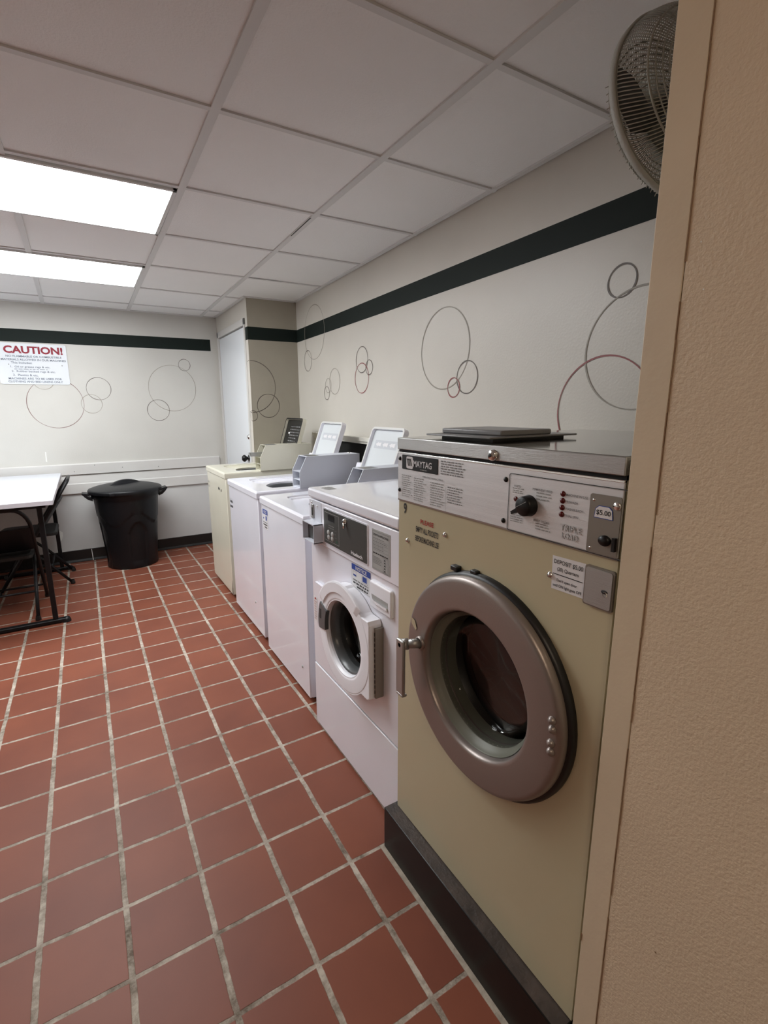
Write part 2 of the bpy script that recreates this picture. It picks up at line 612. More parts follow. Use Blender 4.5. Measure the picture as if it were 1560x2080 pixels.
for y0, y1 in ((-1.33, -1.33), (-.72, -.72), (-.11, -.11), (.5, .5), (1.135, 1.125), (1.702, 1.699), (2.318, 2.297), (2.955, 2.905), (3.585, 3.55), (4.215, 4.235), (4.895, 4.868)):
    bar([(-3.4, y0), (.46, (y0+y1)/2), (1.7, y1)], wd=.020, lift=.0006)
# dark slits where a tile sits proud of the grid
c.quad([(1.12, 3.536, H-.0035), (1.36, 3.528, H-.0035), (1.36, 3.533, H-.0035), (1.12, 3.543, H-.0035)], DARK)
c.quad([(1.05, 2.34, H-.0035), (1.056, 2.34, H-.0035), (1.064, 2.62, H-.0035), (1.059, 2.62, H-.0035)], DARK)
struct(c, 'ceiling')

# wall angle mouldings
t = MB()
t.box(-3.4, 1.26, YB-.022, YB, H-.004, H+.004, TBAR)
t.prism([(XW(0)-.022, .45), (XW(4.15)-.022, 4.15), (XW(4.15), 4.15), (XW(0), .45)], 2, H-.004, H+.004, TBAR)
t.box(1.255, 1.72, 4.128, 4.15, H-.004, H+.004, TBAR)
t.box(1.238, 1.262, 4.13, YB, H-.004, H+.004, TBAR)
struct(t, 'trim_2')

# right wall with stripe and rings
r = MB()
def mR(lift):
    return lambda y, z: Vector((XW(y)-lift, y, z))
a = mR(0)
def wallquad(mb, mp, y0, y1, z0, z1, m):
    mb.quad([mp(y0, z0), mp(y1, z0), mp(y1, z1), mp(y0, z1)], m)
wallquad(r, a, .3, 4.3, 0, H+.01, PAINT)
wallquad(r, mR(.0006), .3, 4.15, 1.980, 2.083, STRIPE)
R_ = [(3.757, 2.013, .208, RGREY), (3.909, 1.805, .083, RDARK), (3.379, 1.611, .094, RGREY), (3.5, 1.585, .054, RGREY), (3.53, 1.529, .05, RDARK),
      (2.935, 1.73, .084, RDARK), (2.833, 1.673, .047, RDARK), (2.939, 1.61, .098, RRED), (2.033, 1.704, .20, RGREY), (1.845, 1.554, .077, RDARK),
      (1.946, 1.509, .0475, RRED), (1.066, 1.82, .052, RDARK), (.989, 1.595, .196, RGREY), (1.102, 1.395, .189, RRED)]
for i, (y, z, rad, m) in enumerate(R_):
    ring(r, y, z, rad, mR(.0009+.00012*i), m, wd=.0052)
struct(r, 'wall_right')

# back wall
b = MB()
def mB(lift): return lambda x, z: Vector((x, YB-lift, z))
b.quad([(-3.4, YB, .745), (1.3, YB, .745), (1.3, YB, H+.01), (-3.4, YB, H+.01)], PAINTB)
b.quad([(-3.4, YB, 0), (1.3, YB, 0), (1.3, YB, .745), (-3.4, YB, .745)], LOWPAINT)
b.quad([(-3.4, YB-.0006, 1.980), (1.195, YB-.0006, 1.988), (1.195, YB-.0006, 2.098), (-3.4, YB-.0006, 2.078)], STRIPE)
for i, (x, z, rad, m) in enumerate([(-.189, 1.475, .216, mat('worn_red_ring_paint', (.20, .11, .10, 1), .5)), (.159, 1.606, .1, RDARK), (.089, 1.47, .084, RGREY), (.8, 1.618, .219, RGREY), (.928, 1.843, .055, RDARK), (.653, 1.408, .1, RDARK), (-.261, 1.674, .079, RGREY),
                                      (-1.2, 1.6, .2, RGREY), (-1.05, 1.42, .09, RDARK)]):
    ring(b, x, z, rad, mB(.0009+.00012*i), m, wd=.0040)
b.faces([(-.323, YB-.0008, 1.05), (-.316, YB-.0008, 1.05), (-.318, YB-.0008, .96), (-.327, YB-.0008, .965)], [(0, 1, 2, 3)], CLIPP)
b.faces([Vector((-.30+.022*cos(k*pi/5)*(1+.3*sin(k*2.)), YB-.0008, .27+.05*sin(k*pi/5))) for k in range(10)], [tuple(range(10))], CLIPP)
struct(b, 'wall_back')
t = MB()      # two painted boards of the chair rail, the lower one below a shadow gap
t.prism([(YB, .826), (YB-.020, .832), (YB-.020, .922), (YB-.014, .93), (YB, .93)], 0, -3.4, 1.20, TRIMP)
t.prism([(YB, .652), (YB-.020, .655), (YB-.020, .742), (YB-.012, .75), (YB-.006, .822), (YB, .822)], 0, -3.4, 1.20, TRIMP)
for x, z in ((.28, .875), (-.12, .86), (.6, .86), (.05, .91)):
    t.cyl((x, YB-.0205, z), (x, YB-.023, z), .004, INKG, 8)
struct(t, 'trim_3')
t = MB()
t.prism([(YB, 0), (YB-.030, 0), (YB-.030, .006), (YB-.012, .022), (YB-.010, .11), (YB, .112)], 0, -3.4, 1.20, COVE)
t.quad([(-.062, YB-.0305, .004), (-.055, YB-.0305, .004), (-.060, YB-.0125, .108), (-.065, YB-.0125, .108)], TRIMP)
struct(t, 'baseboard_back')

# closet block in the far right corner, its door in the side that faces left
XC, YC = 1.265, 4.15
b = MB()
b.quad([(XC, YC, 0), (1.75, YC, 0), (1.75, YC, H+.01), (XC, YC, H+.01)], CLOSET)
for (y0, y1, z0, z1) in ((YC, 4.215, 0, H+.01), (5.15, YB, 0, H+.01), (4.215, 5.15, 2.16, H+.01)):
    b.quad([(XC, y0, z0), (XC, y1, z0), (XC, y1, z1), (XC, y0, z1)], PAINT)
b.quad([(XC-.0006, YC-.0006, 1.980), (1.75, YC-.0006, 1.980), (1.75, YC-.0006, 2.083), (XC-.0006, YC-.0006, 2.083)], STRIPE)
b.quad([(XC-.0006, YC-.0006, 1.980), (XC-.0006, 4.213, 1.980), (XC-.0006, 4.213, 2.083), (XC-.0006, YC-.0006, 2.083)], STRIPE)
def mC(lift): return lambda x, z: Vector((x, YC-lift, z)) if x >= XC else Vector((XC-lift, YC+(XC-x), z))
ring(b, 1.269, 1.598, .215, mC(.0009), RDARK, wd=.0055, a0=-pi/2-.26, a1=pi/2+.26)
ring(b, 1.414, 1.438, .1, mC(.0011), RDARK, wd=.0055)
ring(b, 1.268, 1.355, .044, mC(.0013), RDARK, wd=.005)
struct(b, 'wall_closet')
d = MB()
d.box(XC+.004, XC+.044, 4.244, 5.115, .01, 2.095, DOORP, .002)
dr = tag(d.build('door_1'), kind='structure')
h = MB()
h.lathe([(.0, -.062), (.018, -.060), (.030, -.048), (.032, -.036), (.022, -.022), (.013, -.016), (.013, -.004), (.030, 0), (.030, .004)], (XC+.002, 4.335, .975), (1, 0, 0), BLACKP, 24)
h.build('door_handle', dr)
h = MB()
h.lathe([(0, -.014), (.010, -.014), (.018, -.006), (.022, 0), (.022, .003)], (XC+.002, 4.292, 1.167), (1, 0, 0), CHROME, 20)
h.build('deadbolt', dr)
t = MB()
t.box(XC-.010, XC+.03, 4.213, 4.243, 0, 2.16, TRIMP, .003)
t.box(XC-.010, XC+.03, 5.12, 5.16, 0, 2.16, TRIMP, .003)
t.box(XC-.010, XC+.03, 4.213, 5.16, 2.105, 2.16, TRIMP, .003)
struct(t, 'trim_4')

# left wall and the front wall behind the camera (out of frame; they close the room)
b = MB()
b.quad([(-3.4, -2.6, 0), (-3.4, 5.3, 0), (-3.4, 5.3, H+.01), (-3.4, -2.6, H+.01)], PAINT)
b.quad([(-3.3995, -2.6, 1.98), (-3.3995, 5.3, 1.98), (-3.3995, 5.3, 2.083), (-3.3995, -2.6, 2.083)], STRIPE)
struct(b, 'wall_left')
b = MB()
b.quad([(-3.4, -2.6, 0), (2.2, -2.6, 0), (2.2, -2.6, H+.01), (-3.4, -2.6, H+.01)], PAINT)
struct(b, 'wall_front')

# near wall corner at the right of the frame: textured wall, smooth corner strip, crack between them
b = MB()
XN = .7265
b.box(XN, 2.2, -2.6, .392, 0, H+.01, NEARW)
struct(b, 'wall_near')
t = MB()
t.box(XN-.0006, XN+.05, .3935, .4395, 0, H+.005, NEART, .0012)
t.box(XN+.05, 1.75, .392, .4395, 0, H+.005, NEART)
struct(t, 'trim_5')
t = MB()
for k in range(46):      # broken dark crack line
    z0 = k*.05
    yy = .3925+.0006*sin(k*1.7)
    if k % 7 != 3:
        t.box(XN-.0012, XN+.001, yy-.0004, yy+.0005+.0004*random.random(), z0, z0+.05, CAULK)
t.box(XN-.0016, XN, .4385, .4399, .395, .412, CAULK)
for (y, z) in ((.31, .52), (.375, 1.62), (.365, 1.56)):
    t.disc((XN-.0008, y, z), (-1, 0, 0), .0018 if z < 1 else .0010, CAULK if z < 1 else CLIPP, 10)
struct(t, 'trim_6')

# wall ledge behind the washers and a near-black slab for the dark space below it
t = MB()
def led(y, off, z): return (XW(y)-off, y, z)
def ledge(y0, y1, o0, o1, z0, z1, m):
    P = [led(y, o, z) for y in (y0, y1) for o in (o0, o1) for z in (z0, z1)]
    t.faces([Vector(p) for p in P], [(0, 1, 3, 2), (4, 6, 7, 5), (0, 4, 5, 1), (2, 3, 7, 6), (0, 2, 6, 4), (1, 5, 7, 3)], m)
LEDGE = mat('cream_ledge_paint', (.78, .76, .68, 1), .4)
ledge(.46, 3.72, -.001, .060, 1.192, 1.218, LEDGE)
ledge(.46, 3.70, -.001, .052, 1.176, 1.192, LEDGE)
struct(t, 'trim_7')
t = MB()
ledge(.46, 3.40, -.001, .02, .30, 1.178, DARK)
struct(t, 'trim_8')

# ceiling lights
def troffer(x0, x1, y0, y1, label, dy=0.):
    o = thing('ceiling_light', ((x0+x1)/2, (y0+y1)/2, H), label, 'ceiling light', 'recessed fluorescent ceiling lights')
    fr = MB()
    e = .016
    for (a_, b_, c_, d_) in ((x0, x1, y0, y0+e), (x0, x1, y1-e, y1), (x0, x0+e, y0, y1), (x1-e, x1, y0, y1)):
        fr.box(a_, b_, c_, d_, H-.008, H+.003, TBAR, .001)
    fr.build('frame', o)
    df = MB()
    df.box(x0+e, x1-e, y0+e, y1-e, H-.005, H+.002, LIGHTM)
    df.build('diffuser', o)
LIGHTM = mat('light_diffuser', (.9, .9, .9, 1), .5, emit=(.955, .985, 1.0, 1), estr=TROFFER)
troffer(-.765, .446, 2.335, 2.935, 'bright white rectangular ceiling light, nearest to the viewer in the picture')
troffer(-.785, .452, 3.60, 4.20, 'bright white rectangular ceiling light between the nearer light and the back wall')
troffer(-2.60, -1.40, 3.60, 4.20, 'added white rectangular fill light out of frame, over the left end of the table')  # unseen extra panel, added to brighten the room

# unseen warm fill lamp behind the camera, added to light the near wall
o = thing('added_warm_lamp', (-.35, -.9, H), 'added warm round fill lamp, unseen behind the viewer', 'ceiling light')
m_ = mat('warm_fill_glow', (.9, .85, .75, 1), .5, emit=(1.0, .80, .60, 1), estr=WARM_FILL)
q = MB()
q.lathe([(.0, -.09), (.08, -.085), (.14, -.06), (.17, -.02), (.175, 0)], (-.35, -.9, H), (0, 0, 1), m_, 32)
q.build('fill_lamp_shade', o)
q = MB()
q.lathe([(.175, -.012), (.185, -.012), (.185, 0), (.175, 0)], (-.35, -.9, H), (0, 0, 1), STEEL, 32)
q.build('rim', o)

# ================================================================ BIG COIN WASHER (khaki front loader)
S = .744
Y0, Y1 = .4535, 1.107
mw = thing('commercial_washer', (1.15, .78, 0), 'large khaki front-loading coin washer with steel control panel and big round door, number 9', 'washing machine')
CY, CZ = .757, .782
b = MB()
XBk = 1.50
b.plate_hole(lambda u, v: Vector((S, u, v)), (Y0, Y1, .153, 1.157), (CY, CZ, lambda t_: .185), KHAKI)
b.quad([(S, Y0, .153), (XBk, Y0, .153), (XBk, Y0, 1.30), (S, Y0, 1.30)], KHAKI)
b.quad([(S, Y1, .153), (XBk, Y1, .153), (XBk, Y1, 1.30), (S, Y1, 1.30)], KHAKI)
b.quad([(XBk, Y0, .153), (XBk, Y1, .153), (XBk, Y1, 1.30), (XBk, Y0, 1.30)], KHAKI)
b.quad([(S, Y0, .153), (S, Y1, .153), (XBk, Y1, .153), (XBk, Y0, .153)], KHAKI)
b.quad([(S+.002, Y0, 1.148), (S+.002, Y1, 1.148), (S+.002, Y1, 1.30), (S+.002, Y0, 1.30)], KHAKI)
b.build('cabinet', mw)
# writing straight on the cabinet
t = MB()
text(t, '9', (S, 1.0755, 1.1385), .0140, .030, FX, INKB, bold=.02)
t.build('number_marking', mw)
t = MB()
text(t, 'PLEASE', (S, .976, 1.1155), .056, .0125, FX, INKR, bold=.02)
text(t, 'EMPTY ALL POCKETS', (S, .976, 1.092), .096, .0155, FX, INKB, bold=.02)
text(t, 'BEFORE MACHINE USE', (S, .976, 1.0665), .100, .0155, FX, INKB, bold=.02)
t.build('pocket_notice_lettering', mw)
for (y, z) in ((1.063, 1.05), (.902, 1.102), (.585, 1.094)):
    t = MB()
    t.lathe([(0, -.006), (.004, -.0055), (.0065, -.002), (.0068, .001)], (S, y, z), (1, 0, 0), CHROME, 16)
    t.build('screw', mw)
# control panel
pn = MB()
pn.box(S-.004, S+.003, Y0, Y1, 1.162, 1.293, PANELST, .001)
pn.prism([(S-.0045, 1.1625), (S-.0035, 1.1585), (S+.003, 1.1565), (S+.003, 1.1625)], 1, Y0, Y1, STEEL)
pn.box(S-.0045, S+.003, Y0, Y1, 1.2885, 1.2935, CHROME, .001)
fr = FX
SP = S-.004
greek(pn, (SP, .872, 1.268), .095, .036, 6, FX, INKG, fill=.5, ragged=.25)
text(pn, 'OPERATING INSTRUCTIONS', (SP, .952, 1.2365), .082, .0045, FX, INKG, bold=.01)
for (yc, zc, ww, hh, rows) in ((1.062, 1.203, .05, .062, 11), (1.003, 1.2, .055, .064, 11), (.93, 1.198, .06, .062, 10), (.862, 1.205, .06, .042, 7)):
    greek(pn, (SP, yc, zc), ww, hh, rows, FX, INKLG if yc > .9 else INKG, fill=.42, ragged=.3)
rect(pn, (SP, .898, 1.192), .0006, .06, FX, INKG, .001)
outline(pn, (SP, .560, 1.2195), .276, .119, FX, INKB, .006, .0014)
outline(pn, (SP, .560, 1.2195), .272, .115, FX, INKLG, .005, .0004, lift=.0012)
lab = [('WHITES', .675, 1.2545, .018, .0042), ('PERMANENT PRESS', .6135, 1.2545, .046, .0045), ('BRIGHT COLORS', .612, 1.194, .036, .0045), ('DELICATES', .676, 1.1975, .026, .0035)]
for s_, y, z, w_, h_ in lab:
    if s_ != 'DELICATES':
        text(pn, s_, (SP, y, z), w_, h_, FX, INKG, bold=.01)
greek(pn, (SP, .672, 1.2455), .030, .013, 3, FX, INKLG, fill=.4, ragged=.2, wordw=.3)
greek(pn, (SP, .609, 1.2425), .036, .018, 3, FX, INKLG, fill=.4, ragged=.2, wordw=.3)
greek(pn, (SP, .607, 1.1835), .036, .016, 3, FX, INKLG, fill=.4, ragged=.2, wordw=.3)
greek(pn, (SP, .673, 1.1885), .034, .018, 4, FX, INKLG, fill=.4, ragged=.2, wordw=.3)
for i, s_ in enumerate(('MACHINE IN USE', 'PREWASH', 'WASH/BLEACH', 'FINAL SPIN')):
    w_ = (.044, .025, .036, .028)[i]
    text(pn, s_, (SP, .560-w_/2, 1.2545-.0127*i), w_, .0045, FX, INKG, bold=.012)
text(pn, 'TRIPLE', (SP, .5455, 1.1935), .044, .0115, FX, INKLG, bold=.035)
text(pn, 'LOAD', (SP, .5465, 1.1785), .034, .0115, FX, INKLG, bold=.035)
text(pn, 'TRIPLE', (SP, .5455, 1.1935), .0435, .0108, FX, PANELST, lift=.0018, bold=.0)
text(pn, 'LOAD', (SP, .5465, 1.1785), .0335, .0108, FX, PANELST, lift=.0018, bold=.0)
panel = pn.build('control_panel', mw)
for (y, z) in ((1.0965, 1.275), (1.0985, 1.188), (.7075, 1.264), (.709, 1.177)):
    t = MB()
    t.lathe([(0, -.004), (.0035, -.0035), (.0056, -.001), (.0058, .001)], (SP, y, z), (1, 0, 0), BLACKP, 14)
    t.build('black_rivet', panel)
t = MB()
t.lathe([(0, -.002), (.005, -.0015), (.0055, .001)], (SP, .678, 1.228), (1, 0, 0), LED, 14)
t.build('pilot_lamp', panel)
t = MB()
rrect(t, (SP, 1.008, 1.2675), .154, .0385, FX, BLACKP, .002, 0, .0015)
SB = SP-.0015
rrect(t, (SB, 1.0495, 1.2675), .030, .032, FX, PAPER, .005, .0004)
for k in range(3):     # three slanted bars of the square emblem
    for (yy, zz, w_, h_) in ((-.0005, 0, .0042, .017),):
        cc = Vector((SB, 1.0565-.0068*k, 1.2675))
        P = [cc+FX[0]*(a_*w_/2+b_*.003)*1+FX[1]*(b_*h_/2)+FX[2]*.0009 for a_, b_ in ((-1, 1), (1, 1), (1, -1), (-1, -1))]
        P = [cc+FX[0]*(a_*w_/2-b_*.002)+FX[1]*(b_*h_/2)+FX[2]*.0009 for a_, b_ in ((-1, 1), (1, 1), (1, -1), (-1, -1))]
        t.faces(P, [(0, 1, 2, 3)], INKB)
        P = [cc+FX[0]*(a_*.0028-.0028)+FX[1]*(.0085+b_*.0018)+FX[2]*.001 for a_, b_ in ((-1, 1), (1, 1), (1, -1), (-1, -1))]
        t.faces(P, [(0, 1, 2, 3)], INKB)
text(t, 'MAYTAG', (SB, .993, 1.267), .078, .0165, FX, PAPER, lift=.0006, bold=.012)
greek(t, (SB, .985, 1.2535), .034, .004, 1, FX, LABG, fill=.5, lift=.0006)
t.build('brand_badge', panel)
# programme knob
t = MB()
t.lathe([(.0, -.020), (.016, -.0195), (.0195, -.017), (.0205, -.004), (.0215, 0)], (SP, .644, 1.220), (1, 0, 0), BLACKP, 36)
kp = Vector((SP-.0195, .644, 1.220))
dv = Vector((0, .86, -.5)).normalized()
nv = Vector((0, .5, .86)).normalized()
t.faces([kp+dv*.033+nv*.002, kp+dv*.033-nv*.004, kp-dv*.014-nv*.005, kp-dv*.014+nv*.005] + [p+Vector((.014, 0, 0)) for p in (kp+dv*.033+nv*.002, kp+dv*.033-nv*.004, kp-dv*.014-nv*.009, kp-dv*.014+nv*.009)], [(0, 1, 2, 3), (0, 4, 5, 1), (1, 5, 6, 2), (2, 6, 7, 3), (3, 7, 4, 0)], BLACKP)
t.faces([kp+Vector((-.0008, 0, 0))+dv*s1*.014+nv*s2 for s1, s2 in ((1, .004), (1, .0052), (-1, .0052), (-1, .004))], [(0, 1, 2, 3)], INKG)
t.build('knob', panel)
for i in range(4):
    t = MB()
    t.lathe([(0, -.0045), (.003, -.004), (.0052, -.0015), (.0056, .0005)], (SP, .5675, 1.2548-.0127*i), (1, 0, 0), LED, 16)
    t.build('indicator_light', panel)
cp = MB()
rrect(cp, (SP, .4825, 1.2135), .057, .103, FX, DSTEEL, .004, 0, .002)
for (y, z) in ((.504, 1.254), (.504, 1.170)):
    cp.lathe([(0, -.001), (.002, -.0005), (.0024, 0)], (SP-.002, y, z), (1, 0, 0), CHROME, 10)
cp.lathe([(0, -.003), (.006, -.003), (.007, -.001), (.007, 0)], (SP-.002, .461, 1.250), (1, 0, 0), CHROME, 20)
cp.lathe([(0, -.006), (.007, -.006), (.0095, -.002), (.0095, 0)], (SP-.002, .4775, 1.188), (1, 0, 0), BLACKP, 20, sx=1.2)
cp.box(SP-.008, SP-.002, .4560, .4615, 1.174, 1.197, BLACKP)
cpo = cp.build('coin_plate', panel)
t = MB()
SC = SP-.002
P = [(-.0165, -.010), (.0165, -.010), (.0145, .005), (.009, .010), (-.009, .010), (-.0145, .005)]
t.faces([Vector((SC-.0006, .4835, 1.2355))+FX[0]*a_*1.08+FX[1]*b_*1.1 for a_, b_ in P], [tuple(range(6))], INKBL)
t.faces([Vector((SC-.0010, .4835, 1.2355))+FX[0]*a_+FX[1]*b_*.98 for a_, b_ in P], [tuple(range(6))], PAPER)
text(t, '$5.00', (SC-.0010, .4835, 1.2345), .0265, .0095, FX, INKB, lift=.0005, bold=.012)
t.build('price_label', cpo)
# top lid of the cabinet
t = MB()
t.box(S-.006, XBk+.005, Y0, Y1+.001, 1.300, 1.3315, STEEL, .002)
tl = t.build('top_cover', mw)
t = MB()
t.quad([(S-.003, Y0+.003, 1.3318), (XBk+.003, Y0+.003, 1.3318), (XBk+.003, Y1-.002, 1.3318), (S-.003, Y1-.002, 1.3318)], TOPST)
t.build('top_surface', tl)
t = MB()
t.lathe([(0, -.010), (.0045, -.010), (.0048, -.008), (.0085, -.0085), (.0115, -.006), (.0125, 0)], (S-.006, .744, 1.3115), (1, 0, 0), CHROME, 24)
t.lathe([(0, -.0105), (.0042, -.0105), (.0042, -.0095)], (S-.006, .744, 1.3115), (1, 0, 0), INKB, 16)
t.build('lid_lock', tl)
t = MB()
t.box(S+.0, S+.01, Y0, Y1, 1.2925, 1.3005, DARK)
t.build('cover_gasket', tl)
# grey soap hopper lid lying on the top
t = MB()
P = [(.800, .9), (.800, .9)]
t.box(.795, 1.10, .815, 1.055, 1.338, 1.3425, LIDGREY, .002)
t.box(.845, 1.02, .83, 1.05, 1.3425, 1.356, LIDGREY, .004)
t.box(.83, 1.08, .84, 1.03, 1.3318, 1.338, BLACKP)
t.build('soap_hopper_lid', mw)
# stickers
t = MB()
t.faces([Vector((S-.0008, y, z)) for y, z in ((.5825, 1.1345), (.5115, 1.1365), (.5115, 1.0705), (.581, 1.069))], [(0, 1, 2, 3)], PAPER)
text(t, 'DEPOSIT $5.00', (S, .547, 1.124), .062, .0095, FX, INKB, lift=.0014, bold=.008)
text(t, '(20) Quarters', (S, .547, 1.110), .046, .009, FX, INKB, lift=.0014, bold=.008)
rect(t, (S, .547, 1.1), .064, .0016, FX, INKB, .0014)
text(t, "Don't open door", (S, .5475, 1.0885), .044, .0075, FX, INKB, lift=.0014, bold=.012)
text(t, 'until ON light goes OFF', (S, .5465, 1.0775), .062, .0075, FX, INKB, lift=.0014, bold=.012)
t.build('deposit_label', mw)
t = MB()
rrect(t, (S, .4815, 1.1015), .056, .073, FX, DSTEEL, .004, 0, .005)
rrect(t, (S-.005, .4815, 1.1015), .050, .067, FX, STEEL, .004, 0, .002)
vb = t.build('coin_vault_door', mw)
t = MB()
t.lathe([(0, -.0005), (.003, -.0005), (.0035, 0)], (S-.0072, .4685, 1.099), (1, 0, 0), INKB, 16, sx=1.8)
t.lathe([(.0042, -.001), (.005, 0)], (S-.0072, .4675, 1.095), (1, 0, 0), CHROME, 12)
t.build('keyhole', vb)
# gasket and door
t = MB()
t.lathe([(.262, .0), (.262, -.010), (.256, -.018), (.20, -.018), (.186, -.01), (.186, .02)], (S, .759, .779), (1, 0, 0), BLACKR, 72)
t.box(S-.016, S+.001, .838, .862, 1.026, 1.039, BLACKR, .003)
t.box(S-.014, S+.001, .775, .795, 1.036, 1.046, BLACKR, .003)
t.build('door_gasket', mw)
t = MB()
t.lathe([(.250, -.012), (.2525, -.020), (.2520, -.027), (.2500, -.0325), (.2465, -.0360), (.2425, -.0378), (.238, -.0386), (.210, -.0394), (.180, -.0400), (.1755, -.0396), (.1725, -.0382), (.170, -.0355), (.168, -.030), (.163, -.010), (.160, .0), (.152, .004), (.150, .02)],
        (S, CY, CZ), (1, 0, 0), DOORM, 96)
door = t.build('door', mw)
t = MB()
t.lathe([(.165, -.024), (.163, -.020), (.160, -.008), (.153, -.004), (.151, .004), (.150, .05)], (S, CY, CZ), (1, 0, 0), RUBG, 72)
t.build('inner_ring', door)
t = MB()
t.lathe([(.152, -.001), (.149, .014), (.143, .032), (.131, .046), (.11, .055), (.0, .062)], (S, CY, CZ), (1, 0, 0), GLASS, 64)
t.build('door_glass', door)
for (y, z) in ((.527, .829), (.525, .811), (.526, .781), (.525, .763)):
    t = MB()
    t.lathe([(0, -.0075), (.004, -.0068), (.0075, -.003), (.0085, .001)], (S-.040, y, z), (1, 0, 0), DOORM, 18)
    t.build('hinge_rivet', door)
t = MB()
hz = .800
t.cyl((S-.036, .940, hz+.004), (S-.072, .965, hz), .0125, STEEL, 20)
t.cyl((S-.066, .962, hz), (S-.080, .972, hz-.002), .0150, STEEL, 20)
t.box(S-.088, S-.078, .955, .989, hz-.145, hz+.013, STEEL, .004)
t.box(S-.088, S-.072, .957, .986, hz-.150, hz-.143, STEEL, .002)
t.lathe([(0, 0), (.006, 0), (.008, .004), (.012, .004)], (S-.088, .972, hz-.002), (1, 0, 0), CHROME, 18)
t.lathe([(.014, 0), (.018, .002), (.018, .008)], (S-.046, .944, hz+.004), (1, 0, 0), DOORM, 18)
t.build('door_handle', door)
t = MB()
t.faces([Vector((S-.0412, y, z)) for y, z in ((.985, .862), (.968, .858), (.960, .838), (.965, .832), (.982, .845))], [(0, 1, 2, 3, 4)], KHAKI)
t.build('worn_latch_label', door)
t = MB()
t.lathe([(.155, .10), (.30, .102), (.30, .45)], (S, CY, CZ), (1, 0, 0), DRUM, 48)
t.lathe([(.30, .45), (.15, .47), (.0, .47)], (S, CY, CZ), (1, 0, 0), PERF, 48)
t.lathe([(.186, .0), (.19, .10), (.155, .102)], (S, CY, CZ), (1, 0, 0), BLACKR, 48)
for k in range(3):
    a_ = 2*pi*k/3+.5
    t.box(S+.09, S+.44, CY+.27*cos(a_)-.025, CY+.27*cos(a_)+.025, CZ+.27*sin(a_)-.025, CZ+.27*sin(a_)+.025, DRUM, .01)
t.build('drum', mw)

# plinth under it
t = MB()
t.box(.703, 1.52, .4545, 1.124, 0, .150, BLACKP, .003)
PLTOP = mat('worn_dark_top', (.045, .032, .026, 1), .5, bump=.8, bscale=90, var=.45, vscale=18)
t.quad([(.7055, .456, .1504), (.7445, .456, .1504), (.7445, 1.122, .1504), (.7055, 1.122, .1504)], PLTOP)
tag(t.build('machine_plinth', origin=(1.1, .78, 0)), 'low black plinth on the tile floor under the large khaki washer', 'plinth')

# ================================================================ WHITE FRONT LOADER
A, B_ = 1.147, 1.822
SF = .780
fl = thing('front_load_washer', (1.12, 1.485, 0), 'white front-loading coin washer with dark grey control panel, right beside the khaki machine', 'washing machine')
XB = 1.46
FCY, FCZ, FR = 1.455, .588, .193
b = MB()
for (q0, q1, q2, q3) in ((A, A+.012, SF+.025, XB), (B_-.012, B_, SF+.025, XB)):
    b.box(q2, q3, q0, q1, .012, 1.055, WHITE)
b.box(XB-.012, XB, A+.010, B_-.010, .012, 1.055, WHITE)
b.box(SF+.025, XB-.01, A+.010, B_-.010, .012, .03, WHITE)
fcab = b
fcab.build('cabinet', fl)
b = MB()
b.plate_hole(lambda u, v: Vector((SF, u, v)), (A, B_, .312, .880), (FCY, FCZ, lambda t_: .150), WHITE)
b.quad([(SF, A, .312), (SF+.03, A, .312), (SF+.03, A, .880), (SF, A, .880)], WHITE)
b.quad([(SF, B_, .312), (SF+.03, B_, .312), (SF+.03, B_, .880), (SF, B_, .880)], WHITE)
# raised pad left of the door
b.prism([(1.77, .702), (1.60, .702), (1.60, .50), (1.66, .46), (1.69, .60)], 0, SF-.014, SF, WHITE, .003)
b.build('front_panel', fl)
b = MB()
b.box(SF-.003, SF+.03, A, B_, .014, .307, WHITE, .003)
b.build('kick_panel', fl)
b = MB()
b.box(SF-.006, SF+.03, A, B_, .874, 1.050, WHITE, .004)
fas = b.build('fascia', fl)
b = MB()
b.box(SF-.010, XB+.005, A-.002, B_+.002, 1.054, 1.094, WHITE, .009, 3)
topc = b.build('top_cover', fl)
t = MB()
rect(t, (.83, 1.745, 1.0942), .06, .045, FZ, LABG, .0005)
greek(t, (.83, 1.745, 1.0942), .05, .035, 4, FZ, INKG, lift=.0012)
t.build('rating_sticker', topc)
SFp = SF-.006
t = MB()
rrect(t, (SFp, 1.504, .9645), .340, .142, FX, WHITE, .006, 0, .003)
rrect(t, (SFp-.003, 1.504, .9645), .332, .133, FX, DGREY, .002, .0004, .001)
SD = SFp-.0045
outline(t, (SD, 1.599, .966), .121, .112, FX, LABG, .002, .0014)
rect(t, (SD, 1.605, 1.0035), .054, .023, FX, BLACKP, .0008)
for (y, z) in ((1.631, .943), (1.5965, .942), (1.629, .925), (1.597, .925)):
    t.lathe([(0, -.002), (.009, -.0018), (.0105, 0)], (SD, y, z), (1, 0, 0), LABG, 18)
greek(t, (SD, 1.60, .969), .05, .018, 2, FX, INKLG, fill=.25, ragged=.1)
greek(t, (SD, 1.566, .948), .014, .04, 3, FX, INKLG, fill=.2)
rect(t, (SD, 1.560, .921), .010, .006, FX, mat('green_mark', (.02, .12, .06, 1), .5), .0008)
text(t, 'Huebsch', (SD, 1.405, .9125), .080, .0135, FX, PAPER, bold=.03)
cpn = t.build('control_panel', fas)
t = MB()
t.lathe([(0, -.010), (.006, -.010), (.009, -.006), (.010, 0)], (SD, 1.489, 1.0155), (1, 0, 0), CHROME, 20)
t.cyl((SD-.008, 1.486, 1.010), (SD-.010, 1.482, .992), .004, CHROME, 8)
t.lathe([(0, -.0105), (.004, -.0105)], (SD, 1.489, 1.0155), (1, 0, 0), INKB, 12)
t.build('key_lock', cpn)
t = MB()
